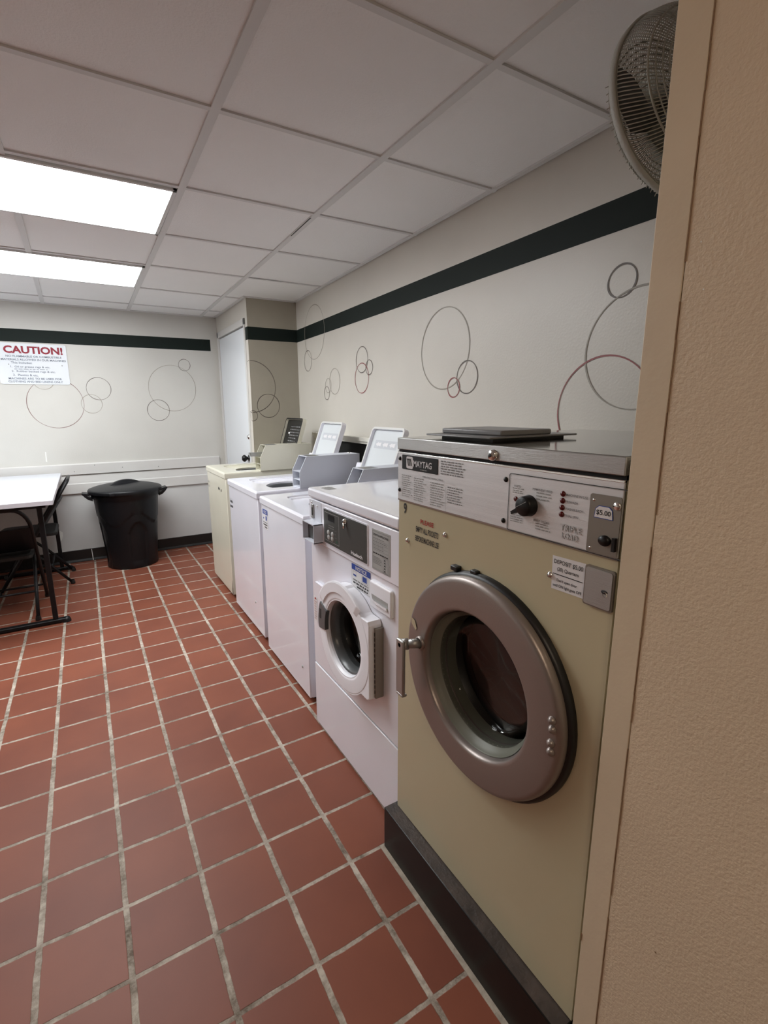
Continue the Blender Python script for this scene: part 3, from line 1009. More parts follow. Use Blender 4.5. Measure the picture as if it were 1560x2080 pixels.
rrect(t, (SFp, 1.2525, .9615), .108, .136, FX, LABG, .002, 0, .0015)
SL = SFp-.0015
outline(t, (SL, 1.2525, .9615), .100, .126, FX, INKG, .001, .001)
text(t, 'OPERATING INSTRUCTIONS', (SL, 1.2525, 1.013), .09, .007, FX, INKB, bold=.02)
for k in range(4):
    greek(t, (SL, 1.2525, 1.001-.011*k), .09, .005, 1, FX, INKG, fill=.5, ragged=.5)
    rect(t, (SL, 1.2525, .9955-.011*k), .09, .0007, FX, INKG, .001)
greek(t, (SL, 1.2525, .9515), .09, .006, 1, FX, INKB, fill=.7, ragged=.05, wordw=.12)
greek(t, (SL, 1.270, .928), .055, .026, 5, FX, INKG, fill=.45)
outline(t, (SL, 1.222, .921), .026, .050, FX, INKG, .001, .001)
rect(t, (SL, 1.222, .921), .0008, .05, FX, INKG, .001)
for k in range(5):
    rect(t, (SL, 1.228, .9395-.009*k), .006, .004, FX, INKB, .001)
t.build('instruction_label', fas)
t = MB()
rrect(t, (SFp, 1.750, 1.006), .102, .082, FX, GREYBOX, .004, -.001, .002)
cpl = t.build('coin_slide_plate', fas)
t = MB()
t.box(SFp-.006, SFp-.001, 1.768, 1.786, .972, 1.030, STEEL, .001)
t.box(SFp-.008, SFp-.001, 1.774, 1.779, .985, 1.018, INKB)
t.build('coin_latch', cpl)
for (y, z) in ((1.790, 1.036), (1.735, 1.028), (1.790, .976)):
    t = MB()
    t.cyl((SFp-.004, y, z), (SFp, y, z), .003, CHROME, 10)
    t.build('screw', cpl)
# protruding coin chute box, open to the front
t = MB()
cx0 = .735
for (y0, y1, z0, z1) in ((1.693, 1.696, .886, .963), (1.802, 1.805, .886, .963), (1.693, 1.805, .960, .963), (1.693, 1.805, .886, .889)):
    t.box(cx0, SFp+.001, y0, y1, z0, z1, GREYBOX)
t.box(SFp-.012, SFp-.001, 1.694, 1.804, .887, .962, GREYBOX)
t.box(SFp-.016, SFp-.012, 1.73, 1.80, .89, .94, MGREY)
t.build('coin_chute', fas)
# NOTICE sticker
def notice(parent, x, y0, y1, z0, z1, name='notice_sticker', legible=True):
    t = MB()
    yc, zc, w_, h_ = (y0+y1)/2, (z0+z1)/2, y1-y0, z1-z0
    rect(t, (x, yc, zc), w_, h_, FX, PAPER, .0008)
    outline(t, (x, yc, zc), w_, h_, FX, INKG, .001, .0008, .0011)
    rect(t, (x, yc, z1-h_*.125), w_, h_*.25, FX, INKBL, .0012)
    text(t, 'NOTICE', (x, yc-w_*.02, z1-h_*.125), w_*.58, h_*.16, FX, PAPER, lift=.0018, bold=.02)
    rect(t, (x, yc+w_*.33, z0+h_*.57), w_*.16, h_*.10, FX, PAPER, .0012)
    outline(t, (x, yc+w_*.33, z0+h_*.60), w_*.17, h_*.2, FX, INKG, .001, .0008, .0014)
    rect(t, (x, yc+w_*.33, z0+h_*.54), w_*.16, h_*.07, FX, INKBL, .0016)
    rect(t, (x, yc-w_*.20, z0+h_*.57), w_*.22, h_*.22, FX, INKBL, .0014)
    outline(t, (x, yc-w_*.21, z0+h_*.56), w_*.32, h_*.29, FX, INKG, .003, .0008, .0012)
    greek(t, (x, yc, z0+h_*.34), w_*.84, h_*.09, 1, FX, INKG, fill=.7, ragged=.05, wordw=.2, lift=.0014)
    greek(t, (x, yc, z0+h_*.22), w_*.84, h_*.10, 1, FX, INKB, fill=.7, ragged=.05, wordw=.2, lift=.0014)
    greek(t, (x, yc-w_*.08, z0+h_*.09), w_*.6, h_*.10, 1, FX, INKB, fill=.7, ragged=.1, wordw=.25, lift=.0014)
    return t.build(name, parent)
notice(fl, SF, 1.3295, 1.4625, .780, .8675)
# detergent drawer
t = MB()
t.box(SF-.012, SF+.004, 1.187, 1.319, .757, .850, WHITEP, .006, 3)
dwr = t.build('detergent_drawer', fl)
t = MB()
t.faces([Vector((SF-.0125, y, z)) for y, z in ((1.305, .806), (1.203, .806), (1.203, .777), (1.27, .777), (1.30, .79))], [(0, 1, 2, 3, 4)], LABG)
t.prism([(SF-.0125, .778), (SF-.018, .781), (SF-.018, .790), (SF-.0128, .786)], 1, 1.205, 1.285, WHITEP)
t.build('pull_recess', dwr)
# warning sticker
t = MB()
rect(t, (SF, 1.797, .566), .034, .115, FX, PAPER, .0006)
t.faces([Vector((SF-.0012, y, z)) for y, z in ((1.809, .610), (1.786, .610), (1.7975, .62))], [(0, 1, 2)], INKR)
PINK = mat('faded_red_ink', (.5, .22, .2, 1), .6)
greek(t, (SF, 1.797, .56), .026, .09, 8, FX, PINK, fill=.5, ragged=.3, lift=.0012)
t.build('warning_sticker', fl)
# door: round ring merging into a square hinge side
t = MB()
def door_outline(off):
    pts = []
    for k in range(0, 61):                  # round on the left and top
        a_ = pi*.5+.30-.0+ (2*pi-1.62)*k/60*1.0
        pts.append((FCY+(FR+off)*-cos(a_), FCZ+(FR+off)*sin(a_)))
    return pts
def dshape(rad, sq):
    """closed outline: circle of radius rad, hinge side (towards -y) squared to y0"""
    pts = []
    n = 96
    for k in range(n):
        a_ = 2*pi*k/n
        ux, uz = cos(a_), sin(a_)           # ux>0 is +y
        r_ = rad
        if ux < 0 and sq:
            kx = (FCY-1.258)/(-ux)
            kz = (.145 if uz > 0 else .142)/abs(uz) if abs(uz) > 1e-6 else 9
            r_ = max(rad, min(kx, kz)) if True else rad
        pts.append((FCY+ux*r_, FCZ-.006*(ux < 0)+uz*r_))
    return pts
def shell(mb, outer, inner, x0, x1, m, rnd=.008):
    n = len(outer)
    cy = sum(p[0] for p in outer)/n
    cz = sum(p[1] for p in outer)/n
    def shrink(pts, k): return [(cy+(y-cy)*k, cz+(z-cz)*k) for y, z in pts]
    rings = [(outer, x0), (outer, x1+.005), (shrink(outer, .994), x1+.001), (shrink(outer, .985), x1), (inner, x1+.001), ([(FCY+(y-FCY)*.97, FCZ+(z-FCZ)*.97) for y, z in inner], x1+.010), ([(FCY+(y-FCY)*.95, FCZ+(z-FCZ)*.95) for y, z in inner], x0)]
    vs = []
    for pts, x in rings:
        vs += [Vector((x, y, z)) for y, z in pts]
    fs = []
    for i in range(len(rings)-1):
        for k in range(n):
            k2 = (k+1) % n
            fs.append((i*n+k, i*n+k2, (i+1)*n+k2, (i+1)*n+k))
    mb.faces(vs, fs, m, smooth=False)
inner = [(FCY+.140*cos(2*pi*k/96), FCZ+.140*sin(2*pi*k/96)) for k in range(96)]
shell(t, dshape(FR+.006, 1), inner, SF-.002, SF-.0508, WHITEP)
fdoor = t.build('door', fl)
t = MB()      # raised white rim around the glass
t.lathe([(.199, -.046), (.1985, -.0495), (.196, -.0515), (.194, -.0517), (.152, -.0517), (.148, -.0515), (.142, -.049), (.137, -.043), (.134, -.020)], (SF, FCY, FCZ), (1, 0, 0), WHITEP, 80)
vs, fs = [], []
nv_ = 90
for k in range(nv_+1):
    a_ = radians(48+104*k/nv_)
    e_ = min(1., min(k, nv_-k)/6+.1)
    for (r_, x_) in ((.204, -.045), (.213, -.048), (.213, -.0555*e_-.050*(1-e_)), (.207, -.0575*e_-.051*(1-e_)), (.172, -.0570*e_-.051*(1-e_)), (.166, -.049)):
        vs.append(Vector((SF+x_, FCY-r_*cos(a_)*1., FCZ+r_*sin(a_))))
for k in range(nv_):
    for j in range(5):
        fs.append((6*k+j, 6*k+j+1, 6*k+7+j, 6*k+6+j))
t.faces(vs, fs, WHITEP, smooth=False)
t.build('door_rim', fdoor)
t = MB()
t.lathe([(.135, -.032), (.131, -.034), (.126, -.028), (.120, -.012), (.117, .02)], (SF, FCY, FCZ), (1, 0, 0), MGREY, 72)
t.build('grey_ring', fdoor)
t = MB()
t.lathe([(.121, -.014), (.118, .006), (.112, .028), (.095, .045), (0, .055)], (SF, FCY, FCZ), (1, 0, 0), GLASS, 64)
t.build('door_glass', fdoor)
t = MB()      # grey grip on the left of the ring
gp = []
P0 = []
for k in range(9):
    a_ = radians(-9+36*k/8)
    P0.append((FCY+.192*cos(a_), FCZ+.0+.192*sin(a_)))
for k in range(8, -1, -1):
    a_ = radians(-9+36*k/8)
    P0.append((FCY+.134*cos(a_), FCZ+.0+.134*sin(a_)))
t.prism(P0, 0, SF-.0565, SF-.040, HGREY, .002)
t.prism([(FCY+.177, FCZ+.055), (FCY+.163, FCZ+.055), (FCY+.166, FCZ+.015), (FCY+.180, FCZ+.015)], 0, SF-.0572, SF-.0564, INKB)
t.build('door_handle', fdoor)
t = MB()
t.box(SF-.032, SF-.001, 1.247, 1.2575, .452, .705, HINGEM, .002)
for k in range(12):
    t.box(SF-.0335, SF-.0315, 1.2505, 1.2535, .47+.019*k, .482+.019*k, INKB)
t.build('hinge', fdoor)
t = MB()
t.lathe([(.150, .0), (.152, .06), (.122, .065)], (SF, FCY, FCZ), (1, 0, 0), BLACKR, 48)
t.lathe([(.122, .065), (.24, .08), (.24, .36)], (SF, FCY, FCZ), (1, 0, 0), DRUM, 48)
t.lathe([(.24, .36), (.0, .38)], (SF, FCY, FCZ), (1, 0, 0), PERF, 48)
dm = t.build('drum', fl)
t = MB()
t.box(SF-.009, SF, 1.790, 1.812, .866, .8735, INKB, .001)
t.build('bumper', fl)

# ================================================================ TOP LOADERS
def top_loader(label, x0, y0, y1, top, m, boxm, box_y, lid_y, dark_lid=False, chute=True, name='top_load_washer', lidt=.040, lid_x=(1.35, 1.485), lid_z=1.31, group='top-loading coin washers in the row'):
    yc = (y0+y1)/2
    xb = x0+.68
    o = thing(name, ((x0+xb)/2, yc, 0), label, 'washing machine', group)
    b = MB()
    zc_ = top-lidt-.003
    b.box(x0, x0+.02, y0+.003, y1-.003, .03, zc_, m, .004)
    b.box(x0+.016, xb, y0+.003, y0+.013, .03, zc_, m)
    b.box(x0+.016, xb, y1-.013, y1-.003, .03, zc_, m)
    b.box(xb-.012, xb, y0+.012, y1-.012, .03, zc_, m)
    b.box(x0+.016, xb-.01, y0+.012, y1-.012, .03, .04, m)
    for yy in (y0+.05, y1-.05):
        for xx in (x0+.05, xb-.05):
            b.cyl((xx, yy, 0), (xx, yy, .032), .018, BLACKR, 12)
    b.build('cabinet', o)
    # top with rectangular recess and round tub opening
    b = MB()
    rx0, rx1 = x0+.10, x0+.50
    ry0, ry1 = y0+.095, y1-.105
    cxr, cyr = (rx0+rx1)/2, (ry0+ry1)/2
    hx, hy = (rx1-rx0)/2, (ry1-ry0)/2
    def rr(t_, hx=hx, hy=hy):
        p_ = 9.
        return (abs(cos(t_)/hx)**p_+abs(sin(t_)/hy)**p_)**(-1/p_)
    e = .010
    b.plate_hole(lambda u, v: Vector((u, v, top)), (x0-.006+e, xb-e, y0+e, y1-e), (cxr, cyr, rr), m, 96)
    # rounded outer rim
    ring_ = [((x0-.006+e, xb-e, y0+e, y1-e), top), ((x0-.006+.003, xb-.003, y0+.003, y1-.003), top-.003), ((x0-.006, xb, y0, y1), top-.011), ((x0-.006, xb, y0, y1), top-lidt), ((x0+.004, xb, y0+.01, y1-.01), top-lidt)]
    vs, fs = [], []
    for (q0, q1, q2, q3), z in ring_:
        vs += [Vector(p) for p in ((q0, q2, z), (q1, q2, z), (q1, q3, z), (q0, q3, z))]
    for i in range(len(ring_)-1):
        for k in range(4):
            fs.append((4*i+k, 4*i+(k+1) % 4, 4*i+4+(k+1) % 4, 4*i+4+k))
    b.faces(vs, fs, m)
    # recess walls: step, slope, floor with tub hole
    n = 96
    def loop(s, z): return [Vector((cxr+cos(2*pi*k/n)*rr(2*pi*k/n)*s, cyr+sin(2*pi*k/n)*rr(2*pi*k/n)*s, z)) for k in range(n)]
    hole_c = Vector((cxr+.005, ry0+.178, 0))
    hole = [Vector((hole_c.x+.152*cos(2*pi*k/n), hole_c.y+.152*sin(2*pi*k/n), top-.0185)) for k in range(n)]
    hole2 = [v-Vector((0, 0, .02)) for v in hole]
    loops = [loop(1., top), loop(.985, top-.009), loop(.93, top-.010), loop(.90, top-.018), hole, hole2]
    vs = [v for L_ in loops for v in L_]
    fs = [(i*n+k, i*n+(k+1) % n, (i+1)*n+(k+1) % n, (i+1)*n+k) for i in range(5) for k in range(n)]
    b.faces(vs, fs, m, smooth=False)
    tp = b.build('top_panel', o)
    t = MB()
    t.lathe([(.152, -.03), (.20, -.045), (.20, -.38), (0, -.40)], (hole_c.x, hole_c.y, top), (0, 0, 1), DARK, 40)
    t.lathe([(.153, -.032), (.148, -.028), (.143, -.034), (.146, -.07)], (hole_c.x, hole_c.y, top), (0, 0, 1), MGREY, 40)
    t.lathe([(.05, -.38), (.045, -.2), (.03, -.12), (0, -.11)], (hole_c.x, hole_c.y, top), (0, 0, 1), MGREY, 24)
    t.build('tub', o)
    # rear console
    t = MB()
    t.prism([(xb-.10, top-.001), (xb-.085, top+.125), (xb-.075, top+.150), (xb-.01, top+.150), (xb-.004, top-.001)], 1, y0+.035, y1-.02, m, .004)
    cs = t.build('rear_console', o)
    t = MB()
    t.faces([Vector((xb-.0995, y1-.03, top+.02)), Vector((xb-.0995, y1-.06, top+.02)), Vector((xb-.0885, y1-.06, top+.10)), Vector((xb-.0885, y1-.03, top+.10))], [(0, 1, 2, 3)], DGREY)
    t.build('console_face', cs)
    # open lid, leaning back against the console
    ly0, ly1 = lid_y
    xa, xz = lid_x
    za, zz = top+.010, lid_z
    du = Vector((xz-xa, 0, zz-za))
    Lh = du.length
    du.normalize()
    nn = Vector((-du.z, 0, du.x))          # outward face (towards the viewer)
    base = Vector((xa, 0, za))
    def lp(v, h, d): return base+du*h+nn*d+Vector((0, v, 0))
    t = MB()
    yc_ = (ly0+ly1)/2
    wd = ly1-ly0
    fr_ = (Vector((0, -1, 0)), du, nn)
    cc = base+du*(Lh/2)+Vector((0, yc_, 0))
    rrect(t, cc, wd, Lh, fr_, m, .028, -.020, .010)
    rim = BLACKP if dark_lid else LIDRIM
    outline(t, cc, wd, Lh, fr_, rim, .028, .012, .012)
    A_, B2 = [], []
    for (L_, w_, h_, r_) in ((A_, wd, Lh, .028), (B2, wd-.024, Lh-.024, .018)):
        for (sx, sy, a0) in ((1, 1, 0), (-1, 1, 90), (-1, -1, 180), (1, -1, 270)):
            for k in range(6):
                a_ = radians(a0+90*k/5)
                L_.append(cc+fr_[0]*(sx*(w_/2-r_)+cos(a_)*r_)+fr_[1]*(sy*(h_/2-r_)+sin(a_)*r_))
    for L_ in (A_, B2):
        q_ = len(L_)
        t.faces([p+nn*.012 for p in L_]+[p-nn*.010 for p in L_], [(i, (i+1) % q_, (i+1) % q_+q_, i+q_) for i in range(q_)], m)
    lid = t.build('lid', o)
    t = MB()
    rrect(t, cc, wd-.026, Lh-.026, fr_, BLACKP if dark_lid else LINER, .016, -.0095, .003)
    if dark_lid:
        greek(t, cc+du*.03+Vector((0, -.04, 0)), wd*.6, Lh*.55, 9, fr_, INKG, fill=.35, lift=-.005)
        rect(t, cc+du*.07+Vector((0, .08, 0)), .035, .012, fr_, PAPER, -.0045)
    else:
        rect(t, cc+du*Lh*.24, wd*.68, Lh*.13, fr_, mat('lid_label_grey', (.50, .52, .55, 1), .5), -.0055)
        for k in (-1, 0, 1):
            P_ = [cc+du*(Lh*.24+b_)+Vector((0, wd*.21*k+a_, 0))+nn*-.004 for a_, b_ in ((.03, 0), (.005, .014), (.005, .008), (-.026, .012), (-.026, -.012), (.005, -.008), (.005, -.016))]
            t.faces(P_, [tuple(range(7))], PAPER)
    t.cyl(cc-du*Lh*.10+Vector((0, -wd*.34, 0))-nn*.006, cc-du*Lh*.10+Vector((0, -wd*.34, 0))-nn*.001, .006, PAPER if dark_lid else BLACKP, 14)
    t.build('lid_liner', lid)
    # coin box on the right rear of the top
    t = MB()
    by0, by1 = box_y
    fx = x0+.26
    zt = top+.188
    prof = [(fx, top+.0005), (fx, top+.098), (fx+.046, zt), (xb-.01, zt), (xb-.01, top+.0005)]
    th = .004
    for yy in (by0, by1-th):
        t.prism(prof, 1, yy, yy+th, boxm)
    t.box(fx+.046, xb-.012, by0+th, by1-th, zt-.003, zt-.0002, boxm)
    t.box(fx+.13, fx+.134, by0+th, by1-th, top+.001, zt-.003, boxm)
    t.box(fx+.001, xb-.012, by0+th, by1-th, top+.0006, top+.004, boxm)
    t.prism([(fx, top+.098), (fx+.003, top+.098), (fx+.13, top+.094), (fx+.13, top+.090), (fx+.003, top+.094)], 1, by0+th, by1-th, boxm)
    t.box(fx+.005, fx+.13, by0+.004, by1-.004, top+.045, top+.048, boxm)
    cb = t.build('coin_box', o)
    t = MB()
    t.box(fx+.075, fx+.13, by0+.055, by0+.060, top+.10, zt-.004, MGREY)
    t.box(fx+.09, fx+.13, by0+.06, by0+.085, top+.11, zt-.02, LABG, .002)
    t.cyl((fx+.085, by0+.07, top+.13), (fx+.13, by0+.07, top+.13), .006, CHROME, 10)
    t.build('coin_mechanism', cb)
    t = MB()
    rrect(t, (fx+.10, (by0+by1)/2, zt-.0003), by1-by0-.03, .075, FZ, MGREY, .004, .0006, .0)
    t.build('top_slot', cb)
    t = MB()
    t.cyl((fx+.36, by0+.05, zt), (fx+.36, by0+.05, zt+.008), .008, CHROME, 14)
    t.build('lock', cb)
    if not chute:
        t = MB()
        sx0 = fx-.055
        t.box(sx0, fx+.06, by1-.062, by1-.022, top+.128, top+.132, STEEL, .001)
        t.box(sx0, fx+.045, by1-.062, by1-.059, top+.104, top+.130, STEEL, .0008)
        t.box(sx0, sx0+.004, by1-.062, by1-.022, top+.112, top+.132, STEEL, .0008)
        t.box(sx0, fx+.045, by1-.025, by1-.022, top+.116, top+.130, STEEL, .0008)
        t.build('coin_slide', cb)
    return o

w1 = top_loader('white top-loading coin washer with a blue notice sticker and open lid', .808, 1.962, 2.585, .940, WHITE, GREYBOX, (1.958, 2.062), (2.135, 2.475), lid_x=(1.35, 1.485), lid_z=1.300)
w2 = top_loader('white open-lidded top-loading washer touching the cream one, black lettering on its front corner', .824, 2.690, 3.345, .942, WHITE, GREYBOX, (2.676, 2.796), (2.855, 3.190), lid_x=(1.35, 1.485), lid_z=1.318)
w3 = top_loader('cream top-loading coin washer with a black-lined open lid, farthest in the row', .843, 3.495, 4.105, .960, CREAM, CREAM, (3.482, 3.606), (3.52, 3.885), dark_lid=True, chute=False, lid_x=(1.37, 1.485), lid_z=1.335)
notice(w1, .808, 2.475, 2.556, .762, .872)
t = MB()
text(t, 'EMPTY ALL', (.824, 3.292, .808), .060, .006, FX, INKG, bold=.01)
greek(t, (.824, 3.292, .790), .070, .022, 1, FX, INKB, fill=.8, ragged=.05, wordw=.22)
greek(t, (.824, 3.292, .756), .074, .020, 1, FX, INKB, fill=.8, ragged=.05, wordw=.22)
t.build('front_lettering', w2)
t = MB()
t.lathe([(0, -.004), (.006, -.003), (.008, 0)], (.824, 2.85, .21), (1, 0, 0), LABG, 14)
t.build('screw', w2)
t = MB()
t.lathe([(0, -.004), (.006, -.003), (.008, 0)], (.808, 2.05, .16), (1, 0, 0), LABG, 14)
t.build('screw', w1)
t = MB()
greek(t, (.843, 4.06, .832), .058, .018, 2, FX, INKG, fill=.6, ragged=.1, wordw=.22)
t.build('corner_lettering', w3)
t = MB()
greek(t, (.843, 4.06, .795), .058, .018, 2, FX, INKG, fill=.6, ragged=.1, wordw=.22)
t.build('lower_corner_lettering', w3)
t = MB()
rect(t, (.843, 3.72, .8185), .045, .018, FX, INKB, .001)
t.build('brand_lettering', w3)
t = MB()
rect(t, (.843, 3.65, .813), .022, .018, FX, INKB, .001)
t.build('model_lettering', w3)
t = MB()
t.faces([Vector((.8422, y, z)) for y, z in ((3.515, .035), (3.515, .085), (3.508, .15), (3.501, .08), (3.498, .035))], [(0, 1, 2, 3, 4)], DARK)
t.build('rust_spot', w3)

# ================================================================ SIGN
sg = MB()
rrect(sg, (-.313, YB, 1.806), .505, .338, FY, PAPERW, .018, .0025, .003)
ys = YB-.0058
def st(s_, x, z, w_, h_, m=INKBG, bold=.012): text(sg, s_, (x, ys, z), w_, h_, FY, m, bold=bold)
st('CAUTION!', -.30, 1.922, .424, .062, INKC, .035)
st('NO FLAMMABLE OR COMBUSTIBLE', -.302, 1.868, .40, .0165, INKBG, .018)
st('MATERIALS ALLOWED IN OUR MACHINES', -.305, 1.841, .465, .0165, INKBG, .018)
st('This Includes:', -.398, 1.815, .15, .017)
st('1.  Oil or grease rags & etc.', -.338, 1.780, .285, .020)
greek(sg, (-.33, ys, 1.762), .25, .008, 1, FY, INKBG, fill=.5, ragged=.02)
st('2.  Rubber backed rugs & etc.', -.318, 1.742, .315, .020)
st('3.  Plastics & etc.', -.38, 1.713, .18, .018)
st('MACHINES ARE TO BE USED FOR', -.312, 1.684, .385, .0165, INKBG, .018)
st('CLOTHING AND BED LINENS ONLY', -.312, 1.659, .395, .0165, INKBG, .018)
for x in (-.49, -.105):
    sg.lathe([(0, -.002), (.004, -.0015), (.005, 0)], (x, ys, 1.80), (0, 1, 0), LABG, 10)
tag(sg.build('caution_sign', origin=(-.313, YB, 1.806)), 'white CAUTION! sign with red heading on the back wall under the dark stripe', 'sign')

# ================================================================ TRASH CAN
tc = thing('trash_can', (.270, 4.885, 0), 'black round plastic trash can with a domed lid against the back wall', 'trash can')
t = MB()
CX, CYT = .270, 4.885
prof = [(0, .004), (.205, .0), (.217, .01), (.222, .06), (.262, .50), (.268, .64), (.283, .66), (.285, .700)]
n = 144
vs, fs = [], []
lev = [0, .012, .06]+[.06+.012*k for k in range(1, 38)]+[.50, .56, .62, .64, .66, .70]
lev = sorted(set(lev))
def baser(z):
    if z < .012: return .210+z*.6
    if z < .64: return .217+.050*(z-.012)/.63
    if z < .66: return .268+.7*(z-.64)
    return .283
for z in lev:
    for k in range(n):
        a_ = 2*pi*k/n
        r_ = baser(z)
        # arched recessed panels around the body and a wavy shoulder
        ph = ((a_-4.93+pi/4) % (pi/2))-pi/4
        wave = .46+.055*cos(ph*4)
        if z < wave and z > .02:
            r_ -= .006
            aw = .34
            arch = .43-.12*(abs(ph)/aw)**2.5 if abs(ph) < aw else 0
            if z < arch and abs(ph) < aw:
                r_ -= .014
        vs.append(Vector((CX+r_*cos(a_), CYT+r_*sin(a_), z)))
for i in range(len(lev)-1):
    for k in range(n):
        fs.append((i*n+k, i*n+(k+1) % n, (i+1)*n+(k+1) % n, (i+1)*n+k))
fs.append(tuple(range(n-1, -1, -1)))
t.faces(vs, fs, BINP, smooth=True)
t.build('body', tc)
for sgn in (-1, 1):
    t = MB()
    hx = CX+sgn*.27
    t.prism([(hx, .690), (hx+sgn*.075, .702), (hx+sgn*.082, .694), (hx+sgn*.060, .665), (hx+sgn*.035, .640), (hx, .625), (hx, .645), (hx+sgn*.030, .662), (hx+sgn*.050, .683), (hx, .675)], 1, CYT-.055, CYT+.055, BINP, .003)
    t.build('handle', tc)
t = MB()
t.lathe([(.302, -.022), (.306, .0), (.300, .010), (.285, .016), (.255, .026), (.200, .038), (.120, .047), (0, .050)], (CX, CYT, .712), (0, 0, 1), BINP, 72)
for k in range(4):
    a_ = pi/4+k*pi/2+.35
    t.box(CX+.298*cos(a_)-.02, CX+.298*cos(a_)+.02, CYT+.298*sin(a_)-.02, CYT+.298*sin(a_)+.02, .690, .716, BINP, .004)
lid = t.build('lid', tc)
t = MB()
P, L_ = [], 12
vs, fs = [], []
for i in range(L_+1):
    s_ = -1+2*i/L_
    x = CX+.165*s_
    h_ = .034*(1-abs(s_)**2.2)
    base_z = .712+.050-.018*s_*s_
    for (yy, zz) in ((-.030, -.004), (-.018, h_*.95), (.018, h_*.95), (.030, -.004)):
        gx, gy = x-CX, yy
        vs.append(Vector((CX+gx*cos(.5)-gy*sin(.5), CYT+gx*sin(.5)+gy*cos(.5), base_z+zz)))
for i in range(L_):
    for k in range(3):
        fs.append((4*i+k, 4*i+k+1, 4*i+5+k, 4*i+4+k))
t.faces(vs, fs, BINP, smooth=True)
t.build('lid_grip', lid)

# ================================================================ TABLE
ZT = .860
tb = thing('cafeteria_table', (-.95, 4.35, 0), 'white laminate table on a black sled-foot frame, left of the trash can', 'table')
t = MB()
t.box(-1.70, -.222, 3.585, 5.13, ZT-.032, ZT, TABLE, .004)
tt = t.build('tabletop', tb)
t = MB()
for (a_, b_, c_, d_) in ((-1.70, -.224, 3.583, 3.5855), (-.2235, -.2205, 3.585, 5.13)):
    t.box(a_, b_, c_, d_, ZT-.031, ZT-.003, TABLEE, .0008)
t.build('edge_band', tt)
FRM = mat('black_table_frame', (.005, .005, .006, 1), .4, spec=.3)
for yy in (3.70, 4.98):
    for xx in (-.305, -1.60):
        t = MB()
        t.box(xx-.015, xx+.015, yy-.014, yy+.014, .028, ZT-.06, FRM, .003)
        t.build('leg', tb)
    t = MB()
    t.box(-1.68, -.245, yy-.022, yy+.022, .004, .030, FRM, .006, 3)
    t.lathe([(0, .034), (.018, .032), (.026, .018), (.028, 0)], (-.245, yy, 0), (0, 0, 1), FRM, 20, sx=1.)
    t.build('foot', tb)
t = MB()
for yy in (3.70, 4.98):
    t.box(-1.65, -.27, yy-.015, yy+.015, ZT-.062, ZT-.032, FRM)
for xx in (-.60, -1.30):
    t.box(xx-.015, xx+.015, 3.70, 4.98, ZT-.062, ZT-.032, FRM)
t.build('apron', tb)

